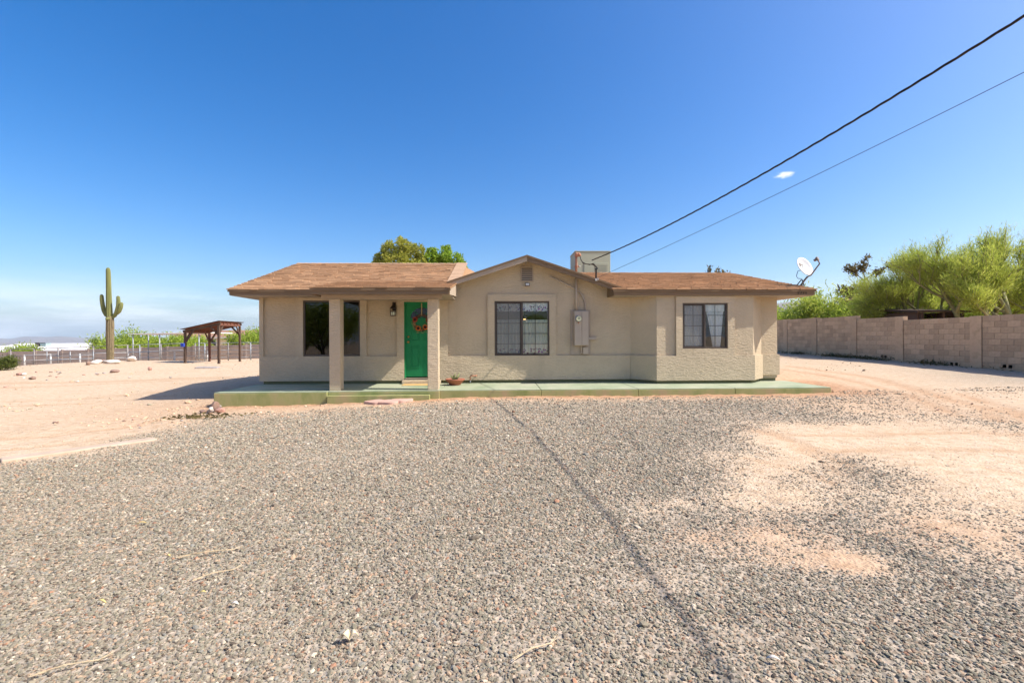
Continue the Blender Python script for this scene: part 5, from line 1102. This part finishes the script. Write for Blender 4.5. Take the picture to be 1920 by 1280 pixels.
tree('pine_tree', 'sparse wind-bent tree with flat dark tufts on the right skyline', 'tree', at_(1606, 46), [((.04, 0, 1), 6.3, .10, (.3, 0, 0)), ((-.10, 0, 1), 4.7, .09, (0, 0, 0))], dict(SP, n=[6, 5], ratio=.34), 4200, .30, .13, M['drybush'], M['bark'], 93, None, .16, .5, .1)
def blob_tree(name, label, d, px, blobs, n, ln, wd, lm, seed, sub=1.0):
    """tree whose crown is made of leaf clumps; clumps are (photo px, photo py, radius in photo px) at depth d"""
    b = at_(px, d); t = thing(name, label, 'tree', b); r = random.Random(seed); rn = np.random.RandomState(seed); k = d / F; m = MB(); cs = []
    for x, y, q in blobs: cs.append((WP(x, y, d + r.uniform(-1, 1) * q * k * .8) - b, q * k))
    hub = Vector((0, 0, cs[0][0].z * .62)); m.tube([(0, 0, -.2), (.05, .02, hub.z * .5), hub], [.2, .16, .13], 8)
    for c, q in cs: m.tube([hub, hub.lerp(c, .55) + Vector((r.uniform(-.1, .1), 0, .12)), c, c + Vector((r.uniform(-1, 1), r.uniform(-1, 1), .8)) * q * .6], [.08, .05, .025, .008], 5)
    m.build('trunk', M['bark'], t, True, fix=False); A = []
    w = np.array([q ** 2 for _, q in cs]); w /= w.sum(); pick = rn.choice(len(cs), n, p=w); u = rn.normal(size=(n, 3)); u /= np.linalg.norm(u, axis=1, keepdims=True)
    rad = np.array([q for _, q in cs])[pick] * (.45 + .6 * rn.rand(n) ** .6); wob = 1 + .35 * (fbm(u[:, 0] * 3 + pick * 7 + 20, u[:, 2] * 3 + u[:, 1] * 2 + 20, 3) - .5) * 2
    cen = np.array([tuple(c) for c, _ in cs])[pick] + u * (rad * wob)[:, None] * [1, 1, .85]; keep_ = fbm(cen[:, 0] * 3.1 + 40, cen[:, 2] * 3.1 + cen[:, 1] * 2 + 40, 3) > .40
    cen, u = cen[keep_], u[keep_]; leaves('crown', lm, cen, u + rn.normal(size=cen.shape) * .8, rn.uniform(ln * .6, ln * 1.3, len(cen)), wd, t, seed + 1); return t
blob_tree('olive_tree', 'rounded olive green tree above the left roof ridge', 27, 752, [(735, 470, 19), (716, 486, 14), (754, 460, 15), (766, 478, 22), (784, 470, 13), (744, 494, 24), (788, 492, 12), (722, 505, 22), (770, 510, 26), (748, 452, 8)], 15000, .15, .075, M['olive'], 106)
blob_tree('leafy_tree', 'bright green tree above the right end of the left roof ridge', 28, 832, [(828, 478, 18), (806, 488, 14), (848, 487, 17), (862, 499, 12), (830, 500, 24), (808, 472, 7), (838, 465, 5), (850, 512, 20), (806, 506, 18)], 13000, .16, .085, M['green'], 118)
JT = dict(max=1, n=[7], ang=[.9], ratio=.24, wob=.05, up=[0, .10])
tree('yucca_tree', 'spiky dark tree top peeping over the right roof ridge', 'tree', at_(1341, 25), [((-.12, 0, 1), 4.2, .07, (0, 0, 0)), ((.09, 0, 1), 4.25, .07, (0, 0, 0)), ((-.02, .1, 1), 4.5, .07, (0, 0, 0)), ((.03, 0, 1), 4.3, .06, (.1, 0, 0))], dict(JT, n=[9], ang=[1.2], ratio=.17), 1500, .20, .07, M['drybush'], M['bark'], 121, None, .05, 1.3, .15)
blob_tree('leafy_tree', 'small dark sprig of a tree left of the olive tree above the roof', 29, 699, [(699, 497, 5), (692, 500, 4), (706, 500, 5), (700, 508, 8)], 700, .12, .05, M['green'], 125)
for i, (px, d, h, lb) in enumerate(((228, 53, 1.7, 'feathery green mesquite just behind the saguaro'), (268, 56, 1.5, 'green mesquite left of the metal canopy'), (310, 57, 1.75, 'green mesquite behind the middle of the metal canopy'), (350, 58, 1.6, 'green mesquite at the right end of the metal canopy'), (480, 52, 1.5, 'green mesquite showing beside the left corner of the house'), (505, 50, 1.3, 'low mesquite behind the left end of the house'))):
    tree('mesquite_tree', lb, 'tree', at_(px, d), [((math.cos(q) * .7, math.sin(q) * .5, 1), h * (.9 + .3 * (j % 2)), .08, (.4 * math.cos(q), .3 * math.sin(q), 0)) for j, q in enumerate((0, 1.3, 2.4, 3.6, 5.0))], BU, 9500, .32, .11, M['mesq'], M['bark'], 130 + i, 'mesquite trees beyond the corral', .42, .7, .3)
tree('shrub', 'bright green bush in front of the white roof at far left', 'shrub', at_(44, 50) + Vector((0, 0, .1)), [((math.cos(q) * .9, .3 * math.sin(q), 1), 1.0, .06, (.5 * math.cos(q), 0, .3)) for q in (0, .9, 1.8, 2.7, 3.6, 5)], BU, 5000, .26, .09, M['mesq'], M['bark'], 151, None, .32, .7, .3)
tree('shrub', 'low dark green bush cut by the left edge of the picture', 'shrub', Vector((*GW(4, 694).xy, g1(*GW(4, 694).xy))), [((math.cos(q) * .9, .8 * math.sin(q), .8), .36, .02, (.1 * math.cos(q), .1 * math.sin(q), .1)) for q in (0, .9, 1.8, 2.7, 3.6, 4.4, 5.3)], BU, 4200, .10, .035, M['creo'], M['bark'], 155, None, .10, .8, .3)
for i, (x, y, h, lb) in enumerate(((-12.5, -11, 1.9, 'leafy tree mirrored in the dark porch window'), (-16, -15, 2.2, 'second leafy tree mirrored in the left of the porch window'), (2.2, -15, 2.0, 'branching tree mirrored in the kitchen window'), (15, -16, 1.6, 'tree mirrored in the bay window'))):
    tree('mesquite_tree', lb, 'tree', Vector((x, y, g1(x, y))), [((math.cos(q) * .5, math.sin(q) * .5, 1), h, .12, (.1 * math.cos(q), .1 * math.sin(q), 0)) for q in (0, 2, 4)], RT_, 7000, .26, .09, M['mesq'], M['bark'], 160 + i, 'trees behind the viewer', .3, .6, .2)

# saguaro
sb = at_(206, 28); t = thing('saguaro', 'tall saguaro cactus with two upraised arms in the left yard', 'cactus', sb)
def ribbed(path, radii, ribs=15, deep=.22):
    m = MB(); seg = ribs * 4; k_ = len(path); ref = Vector((1, 0, 0))
    for i, p in enumerate(path):
        p = Vector(p); tn = (Vector(path[min(i + 1, k_ - 1)]) - Vector(path[max(i - 1, 0)])).normalized(); ref = (ref - tn * ref.dot(tn)).normalized(); b = tn.cross(ref)
        for j in range(seg):
            g = 6.28319 * j / seg; r_ = radii[i] * (1 - deep + deep * abs(math.cos(g * ribs / 2)) * 1.6); m.v.append(tuple(p + (ref * math.cos(g) + b * math.sin(g)) * r_))
    for i in range(k_ - 1):
        for j in range(seg): a = i * seg + j; b = i * seg + (j + 1) % seg; m.f.append((a, b, b + seg, a + seg))
    m.f.append(tuple((k_ - 1) * seg + j for j in range(seg))); return m
ks = 28 / F
hz = lambda py: WP(206, py, 28).z - sb.z
zs = [-.15, .3, 1.0, 1.6, 2.2, hz(598), hz(593)]; ribbed([(.02 * i % .03, 0, z) for i, z in enumerate(zs)], [.15, .16, .172, .18, .18, .172, .165]).build('lower_trunk', M['saguaro_b'], t, True)
zs = [hz(594), hz(585), hz(570), hz(550), hz(530), hz(512), hz(505), hz(502.5), hz(501.8)]; ribbed([(-.02 - .012 * i, 0, z) for i, z in enumerate(zs)], [.158, .148, .135, .122, .114, .108, .10, .065, .02], 13).build('upper_trunk', M['saguaro_g'], t, True)
def W2L(px, py): v = WP(px, py, 28) - sb; return (v.x, v.y - .0, v.z)
ribbed([W2L(204, 594), W2L(199, 591), W2L(195, 583), W2L(192.5, 572), W2L(191, 562), W2L(190.6, 554), W2L(190.4, 552.2), W2L(190.4, 551.6)], [.07, .088, .098, .098, .095, .08, .045, .01], 10).build('arm', M['saguaro_g'], t, True)
ribbed([W2L(210, 596), W2L(215, 592), W2L(219, 584), W2L(221.5, 574), W2L(222, 564), W2L(221.5, 556.5), W2L(221.4, 555), W2L(221.4, 554.5)], [.07, .088, .098, .095, .092, .08, .045, .01], 10).build('arm', M['saguaro_g'], t, True)
ribbed([W2L(219, 588), W2L(223, 584), W2L(226, 576), W2L(227.5, 569), W2L(228, 567), W2L(228, 566.4)], [.08, .10, .105, .09, .05, .01], 9).build('arm', M['saguaro_g'], t, True)
ribbed([W2L(207, 597), (W2L(207, 597)[0] + .02, -.28, W2L(207, 598)[2]), (W2L(207, 597)[0] + .02, -.34, W2L(207, 598)[2] + .02)], [.08, .085, .01], 8).build('arm_bud', M['saguaro_g'], t, True)

# ---------------------------------------------------------------- corral, canopy, ramada, far wall, far houses
def fence_run(label, posts, hts, material, pr, rr):
    p0 = posts[0]; x0, y0 = p0; t = thing('corral_fence', label, 'fence', (x0, y0, g1(x0, y0)), 0, 'pipe corral fences'); base = Vector((x0, y0, g1(x0, y0)))
    P3 = [Vector((x, y, g1(x, y))) - base for x, y in posts]
    for i, p in enumerate(P3): MB().tube([p - Vector((0, 0, .2)), p + Vector((0, 0, hts[-1] + .02))], pr, 8).build('post', material[i % len(material)], t, True)
    for p, q in zip(P3[:-1], P3[1:]):
        for j, h in enumerate(hts): MB().tube([p + Vector((0, 0, h)), q + Vector((0, 0, h))], rr, 6).build('rail', material[(j + 1) % len(material)], t, True)
    return t
xy = lambda px, d: ((px - CX) / F * d, d)
fence_run('rusty pipe corral fence at far left', [xy(px, 36.5) for px in (-25, 20, 64, 109)], (.45, .95, 1.5), (M['pipedark'],), .05, .028)
fence_run('pipe corral fence passing behind the saguaro', [xy(px, 36.6) for px in (109, 175, 239)], (.55, 1.0, 1.5), (M['pipedark'],), .05, .028)
fence_run('galvanised pipe corral fence in front of the metal canopy', [xy(px, 37) for px in (239.5, 262, 302, 346)], (.35, .65, .95, 1.5), (M['galv'], M['galv'], M['pipedark']), .045, .025)
fence_run('pipe corral fence behind the ramada', [xy(px, 37.5) for px in (366, 384, 428, 470, 520)], (.3, .6, .9, 1.2, 1.5), (M['pipedark'], M['galv']), .045, .025)
fence_run('white posted back fence in front of the grey wall', [xy(px, 44.5) for px in (46, 95, 150, 240, 327, 389)], (.5, 1.0), (M['white'],), .075, .03)
x0, y0 = xy(88, 36.3); x1, _ = xy(175, 36.3); t = thing('corral_gate', 'pale galvanised pipe gate leaning on the corral left of the saguaro', 'gate', (x0, y0, g1(x0, y0)))
for h in (.25, .55, .85): MB().tube([(0, 0, h), (x1 - x0, 0, h + .12)], .028, 8).build('gate_rail', M['galv'], t, True)
for xx_ in (0, (x1 - x0) / 2, x1 - x0): MB().tube([(xx_, 0, .12), (xx_, 0, 1.25)], .028, 8).build('gate_upright', M['galv'], t, True)

t = thing('far_wall', 'grey block wall behind the corral fences on the left', 'wall', (*xy(100, 47), 0))
b0 = Vector((*xy(100, 47), 0)); pxs = list(np.linspace(-80, 560, 14))
for i, (pa, pb) in enumerate(zip(pxs[:-1], pxs[1:])):
    a, b = Vector((*xy(pa, 47), 0)), Vector((*xy(pb, 47), 0)); pm2 = (pa + pb) / 2; top = .32 + (pm2 - 100) / 387 * .58; zb = min(g1(*a.xy), g1(*b.xy)) - .3
    L_ = (b - a).length; nb = 5
    for r in range(9):
        zt = top - r * .2
        if zt < zb + .2: break
        MB().box(a.x - b0.x + .10, b.x - b0.x - .10, -.075, .075, zt - .192, zt).build('block_course', M['farblock'], t)
    MB().box(a.x - b0.x - .10, a.x - b0.x + .0985, -.1, .1, zb, top + .04).build('pilaster', M['farblock'], t); MB().box(a.x - b0.x + .10, b.x - b0.x - .10, -.066, .066, zb, top - .01).build('mortar_bed', M['mortar'], t)

# ramada
t = thing('ramada', 'small dark timber ramada with a sloping red-boarded roof', 'ramada', (-18.6, 28.5, g1(-18.6, 28.5))); rb = Vector((-18.6, 28.5, g1(-18.6, 28.5)))
cr = {'FR': (-17.4, 27, 2.37), 'BR': (-17.95, 30, 2.40), 'FL': (-19.4, 27, 1.93), 'BL': (-19.95, 30, 1.93)}; top_ = {}
for k_, (x, y, z) in cr.items():
    g = g1(x, y); a = Vector((x, y, g - .2)) - rb; b = Vector((x, y, z - .12)) - rb; top_[k_] = Vector((x, y, z)) - rb
    MB().bar(a, b, .11, .11).build('post', M['wooddark'] if k_ != 'BL' else M['woodred'], t)
for a, b in (('FR', 'BR'), ('FL', 'BL')): MB().bar(top_[a] - Vector((0, 0, .06)), top_[b] - Vector((0, 0, .06)), .09, .15).build('beam', M['woodred'], t)
for a, b in (('FL', 'FR'), ('BL', 'BR')):
    MB().bar(top_[a] + Vector((-.12, 0, -.045)), top_[b] + Vector((.12, 0, .0)), .05, .14).build('rafter', M['wooddark'], t)
for i in range(1, 6):
    f = i / 6; MB().bar(top_['FL'].lerp(top_['BL'], f) + Vector((-.1, 0, -.04)), top_['FR'].lerp(top_['BR'], f) + Vector((.1, 0, .0)), .04, .10).build('rafter', M['woodred'], t)
for i in range(11):
    f0, f1 = i / 11, (i + .94) / 11; a, b = top_['FL'].lerp(top_['FR'], f0), top_['FL'].lerp(top_['FR'], f1); c, d = top_['BL'].lerp(top_['BR'], f1), top_['BL'].lerp(top_['BR'], f0); u = Vector((0, 0, .075)); e_ = Vector((.0, .03, 0))
    MB().prism([a + u + e_, b + u + e_, c + u - e_, d + u - e_], (0, 0, .028)).build('roof_board', M['woodroof'], t)
u = Vector((0, 0, .105)); MB().prism([top_['FL'] + u + Vector((-.15, -.24, -.03)), top_['FR'] + u + Vector((.15, -.24, .03)), top_['BR'] + u + Vector((.15, .24, .03)), top_['BL'] + u + Vector((-.15, .24, -.03))], (0, 0, .02)).build('roof_sheet', M['wooddark'], t)
for k_, o_ in (('FR', (-.5, 0)), ('FL', (.5, 0)), ('BR', (-.5, 0)), ('BL', (.5, 0))):
    p = top_[k_]; sl2 = .225 * (1 if o_[0] > 0 else -1); MB().bar(p + Vector((0, 0, -.72)), p + Vector((o_[0], 0, -.10 + sl2 * .5)), .06, .09).build('knee_brace', M['wooddark'], t)
for a, b in (('FR', 'BR'), ('BR', 'FR'), ('FL', 'BL'), ('BL', 'FL')):
    d = (top_[b] - top_[a]).normalized(); MB().bar(top_[a] + Vector((0, 0, -.72)), top_[a] + d * .55 + Vector((0, 0, -.12)), .06, .09).build('knee_brace', M['wooddark'], t)
o = MB().box(-.10, .10, -.06, .06, 0, .22).build('blue_bucket', M['bluebox'], None, bevel=.02); o.location = Vector((cr['FL'][0] - .05, 26.86, .98)); tag(o, 'small blue bag hung on the left ramada post', 'bag')

ca, cb = xy(240, 42), xy(396, 42); t = thing('metal_canopy', 'thin white metal shade canopy on slim posts behind the corral', 'canopy', (*ca, g1(*ca))); W_ = cb[0] - ca[0]; zc_ = WP(300, 625.5, 42).z - g1(*ca)
MB().prism([(0, 0, zc_ - .05), (W_, 0, zc_ + .06), (W_, 3.2, zc_ + .02), (0, 3.2, zc_ - .09)], (0, 0, .07)).build('roof_sheet', M['whiteroof'], t)
for px, dy in ((248, 0), (277, 3), (298, 0), (345, 3), (372, 0)):
    x = (px - CX) / F * (42 + dy) - ca[0]; z = g1(ca[0] + x, 42 + dy) - g1(*ca); MB().tube([(x, dy + .08, z - .1), (x, dy + .08, zc_ - .03)], .05, 8).build('post', M['galv'], t, True)

def far_house(name, label, X0, X1, Y0, Y1, zb, ze, zr, wallm, roofm, wins, over=.5, hip=2.0):
    t = thing(name, label, 'house', (X0, Y0, zb)); m = MB().box(0, X1 - X0, 0, Y1 - Y0, 0, ze - zb); m.build('wall', wallm, t)
    a, b, c, d = (-over, -over), (X1 - X0 + over, -over), (X1 - X0 + over, Y1 - Y0 + over), (-over, Y1 - Y0 + over); ym = (Y1 - Y0) / 2; e = ze - zb; r = zr - zb; r0, r1 = (-over + hip, ym, r), (X1 - X0 + over - hip, ym, r)
    m = MB(); m.quad((*a, e), (*b, e), r1, r0); m.quad((*b, e), (*c, e), r1); m.quad((*c, e), (*d, e), r0, r1); m.quad((*d, e), (*a, e), r0); m.quad((*a, e), (*d, e), (*c, e), (*b, e)); m.build('roof', roofm, t)
    MB().box(-over, X1 - X0 + over, -over - .03, -over, e - .16, e + .02).build('fascia', M['white'] if wallm is M['yellowwall'] else M['fascia'], t)
    for x0, x1, z0, z1 in wins:
        w = MB().box(x0 - .08, x1 + .08, -.05, -.001, z0 - .08, z1 + .08).build('window', M['white'] if wallm is M['yellowwall'] else M['bronze'], t); MB().box(x0, x1, -.06, -.051, z0, z1).build('pane', M['darkglass_in'], w)
    return t
def fx_(px, d): return (px - CX) / F * d
yh = far_house('far_house', 'cream house with brown roof behind the corral', fx_(360, 75), fx_(540, 75), 75, 85, -2.2, 1.75, 3.0, M['yellowwall'], M['browntile'], [(fx_(px, 75) - fx_(360, 75), fx_(px + w, 75) - fx_(360, 75), 2.2, 3.6) for px, w in ((386, 3), (396, 9), (428, 9), (470, 8))], .4)
far_house('far_house', 'brown-roofed cream wing left of the ramada roof', fx_(335, 80), fx_(362, 80), 79, 87, -2.2, 2.0, 3.3, M['yellowwall'], M['browntile'], [(1.6, 2.4, 2.0, 3.4)], .4, 1.2)
wb = far_house('white_building', 'long low building with a white coated roof at far left', fx_(-60, 66), fx_(196, 66), 66, 80, -3.6, WP(100, 659, 65.6).z, WP(100, 643.5, 73).z, M['whiteroof'], M['whiteroof'], [(3, 4, 1.5, 2.5), (9, 10, 1.5, 2.5)], .4, .3)
for px, w, h, mt_, lb in ((65.5, 8, 11, 'darkglass_in', 'dark rooftop cooler on the white roof'), (75, 11, 10, 'teal', 'teal grey rooftop cooler on the white roof')):
    p = WP(px, 651, 70); t = thing('rooftop_unit', lb, 'air conditioner', (p.x, 70, WP(px, 652, 70).z - .15)); wv = w * 70 / F; hv = h * 70 / F; MB().box(0, wv, 0, .9, 0, hv).build('cabinet', M[mt_], t, bevel=.02); MB().box(.08, wv - .08, -.02, -.001, .1, hv - .15).build('grille', M['dishgrey'] if mt_ == 'darkglass_in' else M['teal'], t)
    MB().box(-.03, wv + .03, -.03, .93, hv + .001, hv + .05).build('lid', M[mt_], t)
far_house('neighbour_house', 'brown stucco neighbour house hidden behind the palo verdes', fx_(1650, 41), fx_(2050, 41), 41, 45, .4, WP(1615, 556, 40.5).z, WP(1800, 518, 43).z, M['brownwall'], M['browntile'], [(3, 4.2, 2.2, 3.4), (8, 9.4, 2.2, 3.4)], .5, 6.5)
sx0, sx1 = fx_(1720, 21.5), fx_(1800, 21.5); t = thing('shed', 'dark open shed behind the wall under the palo verde limbs', 'shed', (sx0, 21.5, g1(sx0, 21.5))); sw = sx1 - sx0
MB().prism([(-.3, -.35, 2.05), (sw + .3, -.35, 2.05), (sw + .3, 3, 2.35), (-.3, 3, 2.35)], (0, 0, .08)).build('roof', M['wooddark'], t)
MB().box(0, sw, 2.7, 2.8, 0, 2.3).box(0, .1, 0, 2.7, 0, 2.1).box(sw - .1, sw, 0, 2.7, 0, 2.1).build('wall', M['brownwall'], t)
for x in (.0, sw / 2, sw - .12): MB().box(x, x + .12, -.2, -.08, -.1, 2.04).build('post', M['wooddark'], t)
MB().box(0, sw, -.2, -.1, .9, 1.0).build('rail', M['wooddark'], t)

# pole that carries the two lines, behind the viewer
pz = pend; t = thing('utility_pole', 'wooden utility pole behind the viewer that holds the two overhead lines', 'pole', (pz.x, pz.y, g1(pz.x, pz.y)))
MB().tube([(0, 0, -.5), (0, 0, pz.z - g1(pz.x, pz.y) + 1.2)], [.17, .12], 14).build('shaft', M['bark'], t, True); MB().box(-.9, .9, -.06, .06, pz.z - g1(pz.x, pz.y) + .6, pz.z - g1(pz.x, pz.y) + .72).build('crossarm', M['wooddark'], t)

# ---------------------------------------------------------------- air
hz_m = bpy.data.materials.new('haze'); hz_m.use_nodes = True; hn, hl = hz_m.node_tree.nodes, hz_m.node_tree.links; hn.remove(hn['Principled BSDF'])
pv = hn.new('ShaderNodeVolumePrincipled'); pv.inputs['Density'].default_value = .00009; pv.inputs['Color'].default_value = (.72, .86, 1.0, 1); hl.new(pv.outputs[0], hn['Material Output'].inputs['Volume'])
hzo = MB().box(-9800, 9800, -9800, 9800, -70, 330).build('haze', hz_m); tag(hzo, 'thin pale haze over the far hills', 'haze', kind='stuff')
